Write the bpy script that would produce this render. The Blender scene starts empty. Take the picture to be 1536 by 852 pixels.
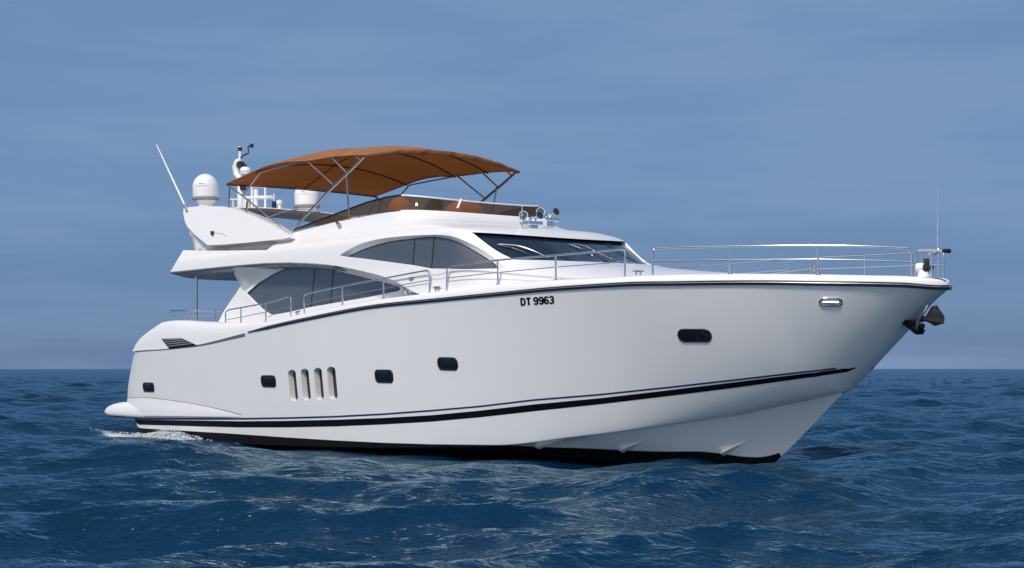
import bpy, bmesh, math, random
import numpy as np
from mathutils import Vector, Matrix
from mathutils.bvhtree import BVHTree
from mathutils.geometry import delaunay_2d_cdt

random.seed(7)
rng = np.random.default_rng(11)
SC = bpy.context.scene
COL = SC.collection

# ------------------------------------------------------------------ camera
# boat axes: x forward from the transom, y to port, z up from the waterline
T, FPX, CAM_H, HOR, XS, ROLL = 46.0, 2133.33, 1.75, 553.3, 20.5, 1.2
_t = math.radians(T)
RT = np.array([math.cos(_t), math.sin(_t)])
FW = np.array([-math.sin(_t), math.cos(_t)])
_D = FPX * CAM_H / (687 - HOR)
CC = np.array([XS, 0.0]) - (1168 - 768) / FPX * _D * RT - _D * FW
CAMW = np.array([CC[0], CC[1], CAM_H])
cd = bpy.data.cameras.new('camera')
cam = bpy.data.objects.new('camera', cd)
COL.objects.link(cam)
cam.location = CAMW
cam.rotation_euler = (math.pi / 2, 0, math.atan2(FW[1], FW[0]) - math.pi / 2)
cd.sensor_width = 36
cd.lens = 50
cd.shift_y = (HOR - 426) / 1536
cd.clip_start = 0.1
cd.clip_end = 60000
SC.camera = cam

# ------------------------------------------------------------------ sky and sun
SUN_EL, SUN_AZ = math.radians(46), (0.46, -0.888)       # azimuth: off the starboard side, a little ahead
W = bpy.data.worlds.new('World')
SC.world = W
W.use_nodes = True
nt = W.node_tree
nt.nodes.clear()
def N(t, typ, **kw):
    n = t.nodes.new(typ)
    for k, v in kw.items():
        setattr(n, k, v)
    return n
def ramp(t, stops, interp='LINEAR'):
    r = N(t, 'ShaderNodeValToRGB')
    cr = r.color_ramp
    cr.interpolation = interp
    while len(cr.elements) < len(stops):
        cr.elements.new(0.5)
    for e, (p, c) in zip(cr.elements, stops):
        e.position = p
        e.color = (*c, 1) if len(c) == 3 else c
    return r
sky = N(nt, 'ShaderNodeTexSky', sky_type='NISHITA', sun_disc=False)
sky.sun_elevation = SUN_EL
sky.sun_rotation = math.atan2(SUN_AZ[0], SUN_AZ[1])
sky.air_density, sky.dust_density, sky.ozone_density = 1.0, 0.6, 2.0
geo = N(nt, 'ShaderNodeTexCoord')
sep = N(nt, 'ShaderNodeSeparateXYZ')
nt.links.new(geo.outputs['Generated'], sep.inputs[0])
# hazy blue air: a thin even layer over the clear sky, with faint high cloud streaks
air = ramp(nt, [(0.0, (1.22, 2.32, 4.6)), (0.05, (1.42, 2.65, 5.05)), (0.14, (1.85, 3.3, 5.95)), (0.28, (1.95, 3.4, 6.0)),
                (0.60, (1.4, 2.4, 4.2)), (1.0, (1.1, 2.0, 3.6))], 'EASE')
nt.links.new(sep.outputs['Z'], air.inputs[0])
mp = N(nt, 'ShaderNodeMapping')
mp.inputs['Scale'].default_value = (1.2, 1.2, 9)
mp.inputs['Rotation'].default_value = (0.05, 0.03, 0.4)
nt.links.new(geo.outputs['Generated'], mp.inputs[0])
cn = N(nt, 'ShaderNodeTexNoise')
cn.inputs['Scale'].default_value = 2.6
cn.inputs['Detail'].default_value = 5
cn.inputs['Roughness'].default_value = 0.55
nt.links.new(mp.outputs[0], cn.inputs['Vector'])
cr = ramp(nt, [(0.38, (0, 0, 0)), (0.72, (1, 1, 1))], 'EASE')
nt.links.new(cn.outputs[0], cr.inputs[0])
mx = N(nt, 'ShaderNodeMix', data_type='RGBA')
mx.inputs[0].default_value = 0.9
nt.links.new(sky.outputs[0], mx.inputs[6])
nt.links.new(air.outputs[0], mx.inputs[7])
mul = N(nt, 'ShaderNodeMath', operation='MULTIPLY')
mul.inputs[1].default_value = 0.7
nt.links.new(cr.outputs[0], mul.inputs[0])
mx2 = N(nt, 'ShaderNodeMix', data_type='RGBA')
mx2.inputs[7].default_value = (2.75, 4.05, 6.5, 1)
nt.links.new(mul.outputs[0], mx2.inputs[0])
nt.links.new(mx.outputs[2], mx2.inputs[6])
# glow added round the sun, out of view, to fill the shaded hull
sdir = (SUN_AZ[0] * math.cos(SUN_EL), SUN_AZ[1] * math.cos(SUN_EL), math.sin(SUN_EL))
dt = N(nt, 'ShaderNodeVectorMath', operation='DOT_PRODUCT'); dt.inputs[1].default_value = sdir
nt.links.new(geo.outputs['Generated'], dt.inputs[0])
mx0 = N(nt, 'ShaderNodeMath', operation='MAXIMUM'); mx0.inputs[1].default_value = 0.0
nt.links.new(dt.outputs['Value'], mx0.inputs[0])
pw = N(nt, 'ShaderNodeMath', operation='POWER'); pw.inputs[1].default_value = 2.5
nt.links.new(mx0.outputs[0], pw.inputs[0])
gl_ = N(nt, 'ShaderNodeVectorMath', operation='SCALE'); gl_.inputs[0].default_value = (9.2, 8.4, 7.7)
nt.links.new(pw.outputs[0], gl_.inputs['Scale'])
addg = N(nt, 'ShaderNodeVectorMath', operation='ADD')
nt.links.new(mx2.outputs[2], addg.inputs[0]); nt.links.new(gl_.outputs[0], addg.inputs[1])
bg = N(nt, 'ShaderNodeBackground')
bg.inputs[1].default_value = 0.08
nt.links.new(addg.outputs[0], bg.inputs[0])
wo = N(nt, 'ShaderNodeOutputWorld')
nt.links.new(bg.outputs[0], wo.inputs[0])

sd = bpy.data.lights.new('sun', 'SUN')
sd.energy = 3.0
sd.angle = math.radians(9)
sd.color = (1.0, 0.93, 0.86)
sun = bpy.data.objects.new('sun', sd)
COL.objects.link(sun)
sv = Vector((SUN_AZ[0] * math.cos(SUN_EL), SUN_AZ[1] * math.cos(SUN_EL), math.sin(SUN_EL)))
sun.rotation_euler = sv.to_track_quat('Z', 'Y').to_euler()
sun.location = (20, -30, 40)

SC.view_settings.view_transform = 'Standard'
SC.view_settings.look = 'None'
SC.view_settings.exposure = 0.0
SC.view_settings.gamma = 1.0
SC.view_settings.use_curve_mapping = False

# ------------------------------------------------------------------ measuring tools: photo pixel -> point on a real surface
_r = math.radians(ROLL)
RB = np.array([[1, 0, 0], [0, math.cos(_r), -math.sin(_r)], [0, math.sin(_r), math.cos(_r)]])
CB = RB.T @ CAMW
def ray(px, py):
    a = (px - 768) / FPX
    b = (HOR - py) / FPX
    d = FW + a * RT
    return RB.T @ np.array([d[0], d[1], b])
def at(axis, v, px, py):
    r = ray(px, py)
    return CB + (v - CB[axis]) / r[axis] * r
def aty(y, px, py):
    return at(1, y, px, py)
def pchip(xs, ys):
    xs = np.array(xs, float); ys = np.array(ys, float)
    h = np.diff(xs); d = np.diff(ys) / h; n = len(xs); m = np.zeros(n)
    m[0], m[-1] = d[0], d[-1]
    for i in range(1, n - 1):
        if d[i - 1] * d[i] > 0:
            w1 = 2 * h[i] + h[i - 1]; w2 = h[i] + 2 * h[i - 1]
            m[i] = (w1 + w2) / (w1 / d[i - 1] + w2 / d[i])
    def f(x):
        x = np.clip(np.asarray(x, float), xs[0], xs[-1])
        i = np.clip(np.searchsorted(xs, x) - 1, 0, n - 2)
        t = (x - xs[i]) / h[i]
        return (2*t**3-3*t**2+1)*ys[i] + (t**3-2*t**2+t)*h[i]*m[i] + (-2*t**3+3*t**2)*ys[i+1] + (t**3-t**2)*h[i]*m[i+1]
    return f
def onb(bf, px, py):
    """first point of the pixel's ray on the starboard surface y = -bf(x, z)"""
    r = ray(px, py)
    ks = np.linspace(12, 66, 700)
    P = CB + ks[:, None] * r
    g = P[:, 1] + bf(P[:, 0], P[:, 2])
    i = np.nonzero((g[:-1] <= 0) & (g[1:] > 0))[0]
    if len(i) == 0:
        i = np.array([np.argmin(np.abs(g[:-1]))])
        return P[i[0]]
    k0, k1 = ks[i[0]], ks[i[0] + 1]
    for _ in range(36):
        k = (k0 + k1) / 2
        p = CB + k * r
        if p[1] + bf(p[0], p[2]) <= 0: k0 = k
        else: k1 = k
    return CB + k1 * r

# ------------------------------------------------------------------ materials
def new_mat(name):
    m = bpy.data.materials.new(name)
    m.use_nodes = True
    return m, m.node_tree, m.node_tree.nodes['Principled BSDF']
def mat(name, col, rough=0.4, metal=0.0, ior=1.5, coat=0.0, noise=None, spec=0.5, bump=None):
    m, t, p = new_mat(name)
    p.inputs['Specular IOR Level'].default_value = spec
    p.inputs['Base Color'].default_value = (*col, 1)
    p.inputs['Roughness'].default_value = rough
    p.inputs['Metallic'].default_value = metal
    p.inputs['IOR'].default_value = ior
    p.inputs['Coat Weight'].default_value = coat
    p.inputs['Coat Roughness'].default_value = 0.08
    tc = N(t, 'ShaderNodeTexCoord')
    if noise:
        sc, amt = noise
        nz = N(t, 'ShaderNodeTexNoise')
        nz.inputs['Scale'].default_value = sc
        nz.inputs['Detail'].default_value = 6
        t.links.new(tc.outputs['Object'], nz.inputs['Vector'])
        r = ramp(t, [(0.3, tuple(c * (1 - amt) for c in col)), (0.7, tuple(min(1, c * (1 + amt)) for c in col))])
        t.links.new(nz.outputs[0], r.inputs[0])
        t.links.new(r.outputs[0], p.inputs['Base Color'])
        mr = N(t, 'ShaderNodeMapRange')
        mr.inputs[3].default_value = rough * 0.8
        mr.inputs[4].default_value = min(1, rough * 1.25)
        t.links.new(nz.outputs[0], mr.inputs[0])
        t.links.new(mr.outputs[0], p.inputs['Roughness'])
    if bump:
        sc, st = bump
        nb = N(t, 'ShaderNodeTexNoise')
        nb.inputs['Scale'].default_value = sc
        nb.inputs['Detail'].default_value = 4
        t.links.new(tc.outputs['Object'], nb.inputs['Vector'])
        b = N(t, 'ShaderNodeBump')
        b.inputs['Strength'].default_value = st
        b.inputs['Distance'].default_value = 0.02
        t.links.new(nb.outputs[0], b.inputs['Height'])
        t.links.new(b.outputs[0], p.inputs['Normal'])
    return m
GEL = mat('white_gelcoat', (0.80, 0.785, 0.775), 0.3, coat=0.35, noise=(0.8, 0.012))
HULLM = mat('hull_paint', (0.80, 0.785, 0.775), 0.30, coat=1.0, noise=(0.5, 0.02))
BLACK = mat('black_paint', (0.004, 0.004, 0.006), 0.4, spec=.14)
ANTIF = mat('antifouling', (0.006, 0.006, 0.008), 0.6, noise=(3, 0.4), spec=.12)
NAVY = mat('navy_stripe', (0.008, 0.03, 0.085), 0.4, spec=.2)
RUBBER = mat('black_rubber', (0.012, 0.014, 0.018), 0.28, noise=(6, 0.3), spec=.4)
STEEL = mat('polished_steel', (0.72, 0.73, 0.75), 0.24, metal=1.0)
CHROME = mat('chrome', (0.85, 0.86, 0.88), 0.06, metal=1.0)
STEELW = mat('satin_steel', (0.80, 0.80, 0.80), 0.45, metal=0.6)
TUBE = mat('brushed_steel', (0.55, 0.54, 0.52), 0.3, metal=1.0, noise=(9, 0.1))
GLASS = mat('tinted_side_glass', (0.060, 0.067, 0.077), 0.05, ior=2.2, noise=(0.6, 0.15))
WGLASS = mat('windscreen_glass', (0.006, 0.016, 0.032), 0.03, ior=1.5)
PGLASS = mat('porthole_glass', (0.008, 0.009, 0.012), 0.05, ior=1.6)
PLASTIC = mat('white_plastic', (0.80, 0.79, 0.78), 0.4, noise=(4, 0.02))
GREYP = mat('grey_plastic', (0.22, 0.22, 0.23), 0.5)
DARKP = mat('dark_plastic', (0.02, 0.02, 0.024), 0.5)
CREAM = mat('tan_vinyl', (0.80, 0.44, 0.20), 0.7, noise=(5, 0.12), bump=(25, 0.2))
TEAK = mat('teak', (0.30, 0.20, 0.12), 0.6, noise=(8, 0.2))
IRON = mat('galvanised_iron', (0.09, 0.092, 0.088), 0.4, metal=0.6, noise=(12, 0.35), bump=(18, 0.4))
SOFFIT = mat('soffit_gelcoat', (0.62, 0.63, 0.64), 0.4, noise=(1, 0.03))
FLOOR = mat('flybridge_teak', (0.30, 0.25, 0.20), 0.7, noise=(6, .2))
CEIL = mat('overhang_shade_grey', (0.16, 0.18, 0.20), 0.25, noise=(2, .15))  # darkened grey: the shade under the overhang is put into the colour
SEAM_SHADE = mat('seam_shadow_line', (0.12, 0.12, 0.13), 0.6)  # dark colour stands in for shade along crease and platform seam
# canvas
CANVAS, t, p = new_mat('orange_canvas')
tc = N(t, 'ShaderNodeTexCoord')
nz = N(t, 'ShaderNodeTexNoise'); nz.inputs['Scale'].default_value = 1.6; nz.inputs['Detail'].default_value = 8
t.links.new(tc.outputs['Object'], nz.inputs['Vector'])
r = ramp(t, [(0.3, (0.41, 0.18, 0.07)), (0.7, (0.53, 0.245, 0.105))])
t.links.new(nz.outputs[0], r.inputs[0])
t.links.new(r.outputs[0], p.inputs['Base Color'])
p.inputs['Roughness'].default_value = 0.85
p.inputs['Sheen Weight'].default_value = 0.05
wv = N(t, 'ShaderNodeTexNoise'); wv.inputs['Scale'].default_value = 3.2; wv.inputs['Detail'].default_value = 5
mpv = N(t, 'ShaderNodeMapping'); mpv.inputs['Scale'].default_value = (0.7, 2.2, 1)
t.links.new(tc.outputs['Object'], mpv.inputs[0]); t.links.new(mpv.outputs[0], wv.inputs['Vector'])
b = N(t, 'ShaderNodeBump'); b.inputs['Strength'].default_value = 0.8; b.inputs['Distance'].default_value = 0.07
t.links.new(wv.outputs[0], b.inputs['Height']); t.links.new(b.outputs[0], p.inputs['Normal'])
tl = N(t, 'ShaderNodeBsdfTranslucent'); tl.inputs[0].default_value = (0.66, 0.36, 0.14, 1)
ms = N(t, 'ShaderNodeMixShader'); ms.inputs[0].default_value = 0.42
t.links.new(p.outputs[0], ms.inputs[1]); t.links.new(tl.outputs[0], ms.inputs[2])
t.links.new(ms.outputs[0], t.nodes['Material Output'].inputs[0])
# smoked acrylic of the flybridge screen: really see-through
SMOKE, t, p = new_mat('smoked_acrylic')
tr = N(t, 'ShaderNodeBsdfTransparent'); tr.inputs[0].default_value = (0.40, 0.24, 0.14, 1)
p.inputs['Base Color'].default_value = (0.085, 0.058, 0.042, 1)
p.inputs['Specular IOR Level'].default_value = .25
p.inputs['Roughness'].default_value = 0.05
ms = N(t, 'ShaderNodeMixShader'); ms.inputs[0].default_value = 0.52
t.links.new(tr.outputs[0], ms.inputs[1]); t.links.new(p.outputs[0], ms.inputs[2])
t.links.new(ms.outputs[0], t.nodes['Material Output'].inputs[0])

# ------------------------------------------------------------------ mesh helpers
def obj(name, V, Fs, m, parent=None, smooth=True, normals=None, angle=40):
    me = bpy.data.meshes.new(name)
    me.from_pydata([tuple(map(float, v)) for v in V], [], [tuple(f) for f in Fs])
    me.update()
    me.materials.append(m)
    o = bpy.data.objects.new(name, me)
    COL.objects.link(o)
    if parent is not None:
        o.parent = parent
    if smooth:
        me.polygons.foreach_set('use_smooth', [True] * len(me.polygons))
        if normals is not None:
            me.normals_split_custom_set_from_vertices([tuple(map(float, n)) for n in normals])
        else:
            me.set_sharp_from_angle(angle=math.radians(angle))
    return o
class MB:
    """collects shapes that make up ONE part"""
    def __init__(s): s.V = []; s.F = []
    def add(s, V, Fs):
        k = len(s.V); s.V += [np.array(v, float) for v in V]; s.F += [tuple(i + k for i in f) for f in Fs]; return s
    def box(s, c, sz, R=None):
        c = np.array(c, float); h = np.array(sz, float) / 2
        V = [np.array([x, y, z]) * h for x in (-1, 1) for y in (-1, 1) for z in (-1, 1)]
        if R is not None: V = [R @ v for v in V]
        return s.add([c + v for v in V], [(0,1,3,2),(4,6,7,5),(0,4,5,1),(2,3,7,6),(0,2,6,4),(1,5,7,3)])
    def tube(s, pts, r, n=8, cap=True):
        P = [np.array(p, float) for p in pts]
        Q = [P[0]]
        for p in P[1:]:
            if np.linalg.norm(p - Q[-1]) > 1e-5: Q.append(p)
        P = Q
        if len(P) < 2: return s
        rs = r if hasattr(r, '__len__') else [r] * len(P)
        V = []; Fs = []
        prev = None
        for i, p in enumerate(P):
            d = P[min(i + 1, len(P) - 1)] - P[max(i - 1, 0)]
            d = d / (np.linalg.norm(d) + 1e-12)
            if prev is None:
                a = np.array([0, 0, 1.0]) if abs(d[2]) < 0.9 else np.array([1.0, 0, 0])
                u = np.cross(d, a)
            else:
                u = prev - d * (prev @ d)
            u /= np.linalg.norm(u) + 1e-12
            prev = u
            w = np.cross(d, u)
            for k in range(n):
                a = 2 * math.pi * k / n
                V.append(p + rs[min(i, len(rs) - 1)] * (math.cos(a) * u + math.sin(a) * w))
        for i in range(len(P) - 1):
            for k in range(n):
                a, b2 = i * n + k, i * n + (k + 1) % n
                Fs.append((a, b2, b2 + n, a + n))
        if cap:
            Fs.append(tuple(range(n - 1, -1, -1)))
            Fs.append(tuple(range((len(P) - 1) * n, len(P) * n)))
        return s.add(V, Fs)
    def lathe(s, c, prof, n=28, axis=(0, 0, 1)):
        c = np.array(c, float); ax = np.array(axis, float); ax /= np.linalg.norm(ax)
        a = np.array([1.0, 0, 0]) if abs(ax[0]) < 0.9 else np.array([0, 1.0, 0])
        u = np.cross(ax, a); u /= np.linalg.norm(u); w = np.cross(ax, u)
        V = []; Fs = []
        for (r, z) in prof:
            for k in range(n):
                q = 2 * math.pi * k / n
                V.append(c + ax * z + r * (math.cos(q) * u + math.sin(q) * w))
        for i in range(len(prof) - 1):
            for k in range(n):
                a1, b1 = i * n + k, i * n + (k + 1) % n
                Fs.append((a1, b1, b1 + n, a1 + n))
        Fs.append(tuple(range(n - 1, -1, -1)))
        Fs.append(tuple(range((len(prof) - 1) * n, len(prof) * n)))
        return s.add(V, Fs)
    def prism(s, A, B):
        """closed solid between two matching outlines"""
        n = len(A)
        return s.add(list(A) + list(B), [tuple(range(n - 1, -1, -1)), tuple(range(n, 2 * n))] +
                     [(i, (i + 1) % n, n + (i + 1) % n, n + i) for i in range(n)])
    def grid(s, G, flip=False):
        ni, nj = len(G), len(G[0])
        Fs = []
        for i in range(ni - 1):
            for j in range(nj - 1):
                f = (i * nj + j, i * nj + j + 1, (i + 1) * nj + j + 1, (i + 1) * nj + j)
                Fs.append(f[::-1] if flip else f)
        return s.add([p for row in G for p in row], Fs)
    def mirror(s):
        k = len(s.V)
        s.V += [v * np.array([1, -1, 1]) for v in s.V[:k]]
        s.F += [tuple(i + k for i in f)[::-1] for f in s.F[:]]
        return s
    def build(s, name, m, parent=None, **kw):
        o = obj(name, s.V, s.F, m, parent, **kw)
        bm = bmesh.new(); bm.from_mesh(o.data)
        bmesh.ops.recalc_face_normals(bm, faces=bm.faces)
        bm.to_mesh(o.data); bm.free()
        return o
def thick(o, t, off=-1.0):
    md = o.modifiers.new('Solidify', 'SOLIDIFY')
    md.thickness = t; md.offset = off
    return o
def bev(o, w, seg=2):
    md = o.modifiers.new('Bevel', 'BEVEL')
    md.width = w; md.segments = seg; md.limit_method = 'ANGLE'
    return o
def smooth_path(pts, n=8):
    """Catmull-Rom through the points"""
    P = [np.array(p, float) for p in pts]
    if len(P) < 3: return P
    P = [2 * P[0] - P[1]] + P + [2 * P[-1] - P[-2]]
    out = []
    for i in range(1, len(P) - 2):
        for k in range(n):
            t = k / n
            a, b2, c, d = P[i - 1], P[i], P[i + 1], P[i + 2]
            out.append(0.5 * (2 * b2 + (c - a) * t + (2 * a - 5 * b2 + 4 * c - d) * t * t + (3 * b2 - a - 3 * c + d) * t ** 3))
    out.append(P[-2])
    return out
def dens(pts, step):
    out = []
    for a, b2 in zip(pts[:-1], pts[1:]):
        a = np.array(a, float); b2 = np.array(b2, float)
        n = max(1, int(math.ceil(np.linalg.norm(b2 - a) / step)))
        out += [a + (b2 - a) * k / n for k in range(n)]
    return out + [np.array(pts[-1], float)]
def resample(pts, n):
    P = np.array(pts, float)
    L = np.r_[0, np.cumsum(np.linalg.norm(np.diff(P, axis=0), axis=1))]
    s = np.linspace(0, L[-1], n)
    return np.stack([np.interp(s, L, P[:, k]) for k in range(P.shape[1])], 1)

class YSurf:
    """starboard side surface y = -b(x, z); parameters are x and z"""
    def __init__(s, b): s.b = b
    def hit(s, px, py):
        q = onb(s.b, px, py); return np.array([q[0], q[2]])
    def ev(s, uv): return np.array([uv[0], -float(s.b(uv[0], uv[1])), uv[1]])
class PSurf:
    """surface given on a dense grid; parameters run over the grid lines"""
    def __init__(s, f, u, v):
        s.f, s.u, s.v = f, np.array(u, float), np.array(v, float)
        s.nu, s.nv = len(u), len(v)
        s.G = np.array([[f(a, b2) for b2 in v] for a in u])
        V = [Vector(p) for p in s.G.reshape(-1, 3)]
        Fs = []; s.key = []
        for i in range(s.nu - 1):
            for j in range(s.nv - 1):
                a, b2, c, d = i * s.nv + j, (i + 1) * s.nv + j, (i + 1) * s.nv + j + 1, i * s.nv + j + 1
                Fs += [(a, b2, c), (a, c, d)]
                s.key += [(i, j, 0), (i, j, 1)]
        s.V, s.Fs = V, Fs
        s.bvh = BVHTree.FromPolygons(V, Fs)
    def _uv(s, loc, fi):
        i, j, k = s.key[fi]
        A, B, C = [np.array(s.V[q]) for q in s.Fs[fi]]
        v0, v1, v2 = B - A, C - A, np.array(loc) - A
        d00, d01, d11, d20, d21 = v0 @ v0, v0 @ v1, v1 @ v1, v2 @ v0, v2 @ v1
        den = d00 * d11 - d01 * d01 + 1e-18
        b2 = (d11 * d20 - d01 * d21) / den; c = (d00 * d21 - d01 * d20) / den
        du, dv = (b2 + c, c) if k == 0 else (b2, b2 + c)
        return np.array([s.u[i] + du * (s.u[i + 1] - s.u[i]), s.v[j] + dv * (s.v[j + 1] - s.v[j])])
    def hit(s, px, py):
        d = Vector(ray(px, py)).normalized()
        loc, nor, fi, dist = s.bvh.ray_cast(Vector(CB), d)
        if loc is None:
            ks = np.linspace(15, 60, 500)
            best = min((s.bvh.find_nearest(Vector(CB) + d * k) for k in ks), key=lambda h: h[3])
            loc, nor, fi, dist = best
        return s._uv(loc, fi)
    def near(s, p):
        loc, nor, fi, dist = s.bvh.find_nearest(Vector(p))
        return s._uv(loc, fi)
    def ev(s, uv): return np.array(s.f(float(uv[0]), float(uv[1])))
def snormal(S, uv, e=(1e-3, 1e-3)):
    if getattr(S, 'vmin', None) is not None: uv = (min(uv[0], S.umax), max(uv[1], S.vmin))
    a = S.ev((uv[0] + e[0], uv[1])) - S.ev((uv[0] - e[0], uv[1]))
    b2 = S.ev((uv[0], uv[1] + e[1])) - S.ev((uv[0], uv[1] - e[1]))
    n = np.cross(a, b2); n /= np.linalg.norm(n) + 1e-12
    p = S.ev(uv)
    if n[1] > 0.02 or (abs(n[1]) <= 0.02 and n[0] < 0): n = -n
    return n
def inside(poly, q):
    x, y = q; c = False; n = len(poly); j = n - 1
    for i in range(n):
        xi, yi = poly[i]; xj, yj = poly[j]
        if (yi > y) != (yj > y) and x < (xj - xi) * (y - yi) / (yj - yi) + xi: c = not c
        j = i
    return c
def fill(S, outer, holes=(), step=(0.2, 0.1), off=0.0, us=None, vs=None):
    """triangulated piece of surface S inside the outline, outside the holes (outlines in surface parameters)"""
    outer = [np.array(p) for p in outer]; holes = [[np.array(p) for p in h] for h in holes]
    sc = np.array([1 / step[0], 1 / step[1]])
    V = []; E = []
    for L in [outer] + holes:
        k = len(V); V += [p * sc for p in L]; E += [(k + i, k + (i + 1) % len(L)) for i in range(len(L))]
    B = np.array(V)
    lo, hi = np.array(outer).min(0), np.array(outer).max(0)
    gu = us if us is not None else np.arange(lo[0], hi[0], step[0])
    gv = vs if vs is not None else np.arange(lo[1], hi[1], step[1])
    seg = [(V[a], V[b2]) for a, b2 in E]
    A0 = np.array([a for a, _ in seg]); A1 = np.array([b2 for _, b2 in seg]); D = A1 - A0
    LL = (D ** 2).sum(1) + 1e-12
    for a in gu:
        for b2 in gv:
            q = (a, b2)
            if inside(outer, q) and not any(inside(h, q) for h in holes):
                w = np.array(q) * sc
                tt = np.clip(((w - A0) * D).sum(1) / LL, 0, 1)
                if np.min(((A0 + D * tt[:, None] - w) ** 2).sum(1)) > 0.12:
                    V.append(w)
    vs2, es2, fs2, *_ = delaunay_2d_cdt([Vector(p) for p in V], E, [], 0, 1e-6)
    UV = [np.array(p) / sc for p in vs2]
    Fs = []
    for f in fs2:
        c = sum(UV[i] for i in f) / len(f)
        if inside(outer, c) and not any(inside(h, c) for h in holes):
            Fs.append(tuple(f))
    P = []; Nn = []
    for q in UV:
        n = snormal(S, q)
        P.append(S.ev(q) + off * n); Nn.append(n)
    # consistent winding with the outward normal
    out = []
    for f in Fs:
        n = np.cross(P[f[1]] - P[f[0]], P[f[2]] - P[f[0]])
        out.append(f if n @ Nn[f[0]] > 0 else f[::-1])
    return P, out, Nn
def mirrored(P, Fs, Nn):
    k = len(P); M = np.array([1, -1, 1])
    return P + [p * M for p in P], Fs + [tuple(i + k for i in f)[::-1] for f in Fs], Nn + [n * M for n in Nn]
def flipy(P): return [np.array(p) * np.array([1, -1, 1]) for p in P]
def both(name, P, Fs, m, parent, Nn=None, label=None, **kw):
    """the same part on the starboard and on the port side: two objects"""
    out = []
    M = np.array([1, -1, 1])
    for s in (0, 1):
        if s:
            P2 = [p * M for p in P]; F2 = [f[::-1] for f in Fs]; N2 = None if Nn is None else [n * M for n in Nn]
        else:
            P2, F2, N2 = P, Fs, Nn
        par = parent[s] if isinstance(parent, (list, tuple)) else parent
        out.append(obj(name, P2, F2, m, par, normals=N2, **kw))
    return out
def both_mb(name, mb, m, parent, **kw):
    out = [mb.build(name, m, parent[0] if isinstance(parent, (list, tuple)) else parent, **kw)]
    q = MB(); q.V = flipy(mb.V); q.F = [f[::-1] for f in mb.F]
    out.append(q.build(name, m, parent[1] if isinstance(parent, (list, tuple)) else parent, **kw))
    return out
def strip_on(S, uvs_a, uvs_b, off, th):
    """flat band lying on a surface between two lines"""
    mb = MB()
    A = [S.ev(q) + off * snormal(S, q) for q in uvs_a]; B = [S.ev(q) + off * snormal(S, q) for q in uvs_b]
    A0 = [a - th * snormal(S, q) for a, q in zip(A, uvs_a)]; B0 = [b2 - th * snormal(S, q) for b2, q in zip(B, uvs_b)]
    mid = []
    for f in (.25, .5, .75):
        qs = [np.array(a) * (1 - f) + np.array(c) * f for a, c in zip(uvs_a, uvs_b)]
        mid.append([S.ev(q) + off * snormal(S, q) for q in qs])
    mb.grid([A0, A] + mid + [B, B0])
    return mb

# ------------------------------------------------------------------ the yacht
yacht = bpy.data.objects.new('motor_yacht', None)
COL.objects.link(yacht)
yacht.rotation_euler = (_r, 0, 0)
yacht['label'] = 'white motor yacht with orange canopy and DT 9963 on its bow'
yacht['category'] = 'yacht'

def prj(p_):
    p_ = RB @ np.array(p_, float); d = p_[:2] - CC; D = d @ FW
    return (round(768 + FPX * (d @ RT) / D, 1), round(HOR - FPX * (p_[2] - CAM_H) / D, 1))
# ---- hull lines
bs = pchip([-0.5, 0, 0.3, 2, 5, 10, 14, 17, 19, 20.5, 22, 23, 23.7, 24.1, 24.16], [2.45, 2.66, 2.75, 2.88, 2.97, 3.02, 3.02, 2.95, 2.8, 2.53, 2.02, 1.42, .78, .20, 0.0])
bsz = lambda x, z: bs(x)
def curve_from(px, bf, add=()):
    q = sorted([tuple(onb(bf, *p)[[0, 2]]) for p in px] + list(add))
    return [a for a, _ in q], [b2 for _, b2 in q]
rub_px = [(1410,431),(1363,427.6),(1300,426),(1226,425),(1160,424),(1096,424),(1020,425),(936,426.5),(833,433),(743,441.5),(640,451.5),(574,458),(457,479),(373,498),(290,518),(250,523),(198,527)]
xs_, zs_ = curve_from(rub_px, bsz, [(24.16, 3.20), (-0.5, 2.2)])
zr = pchip(xs_, zs_)
top_px = [(1400,418),(1363,414),(1300,412.5),(1228,411),(1095,410),(980,412),(937,414),(833,419),(746,425),(670,435),(645,438.5),(575,447),(512,457),(437,473),(390,482)]
xs_, zs_ = curve_from(top_px, lambda x, z: bs(x) - .08, [(24.16, 3.28), (24.1, 3.33), (0.25, 2.33), (0.45, 2.58), (1.0, 2.84), (1.5, 3.0), (2.0, 3.12), (2.5, 3.14), (4.6, 3.05)])
zt = pchip(xs_, zs_)
bch = pchip([-0.5, 0, 5, 10, 14, 17, 19, 20.5, 21.5, 21.98], [2.5, 2.55, 2.70, 2.70, 2.50, 2.06, 1.50, .92, .40, 0.0])
xs_, zs_ = curve_from([(1240,594.5),(1190,604),(1104.6,622),(1000,637),(922,648),(845,657),(759,667)], lambda x, z: np.where(x < 21.98, bch(x), 0),
                      [(21.98, 1.30), (6, -.12), (2, -.16), (-0.5, -.18)])
zch = pchip(xs_, zs_)
stem = pchip([-1.0, -.6, -.3, 0, 1.3, 2.2, 2.96, 3.2, 3.4], [18.2, 19.55, 20.1, 20.5, 21.98, 22.94, 23.77, 24.16, 24.2])       # x of the stem at height z
stz = pchip([18.2, 19.55, 20.1, 20.5, 21.98, 22.94, 23.77, 24.16], [-1.0, -.6, -.3, 0, 1.3, 2.2, 2.96, 3.2])
keel = pchip([-0.5, 5, 14, 18.2, 19.55, 20.1, 20.5, 21.98], [-.7, -.95, -1.05, -1.0, -.6, -.3, 0, 1.3])
xt = pchip([-.2, .3, .68, 1.0, 1.68, 2.31, 2.6], [.35, .10, -.2, -.28, -.06, .27, .5])     # transom profile
flare = pchip([-1, 8, 14, 18, 21, 24.2], [.85, .86, .88, .82, .56, .44])
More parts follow.
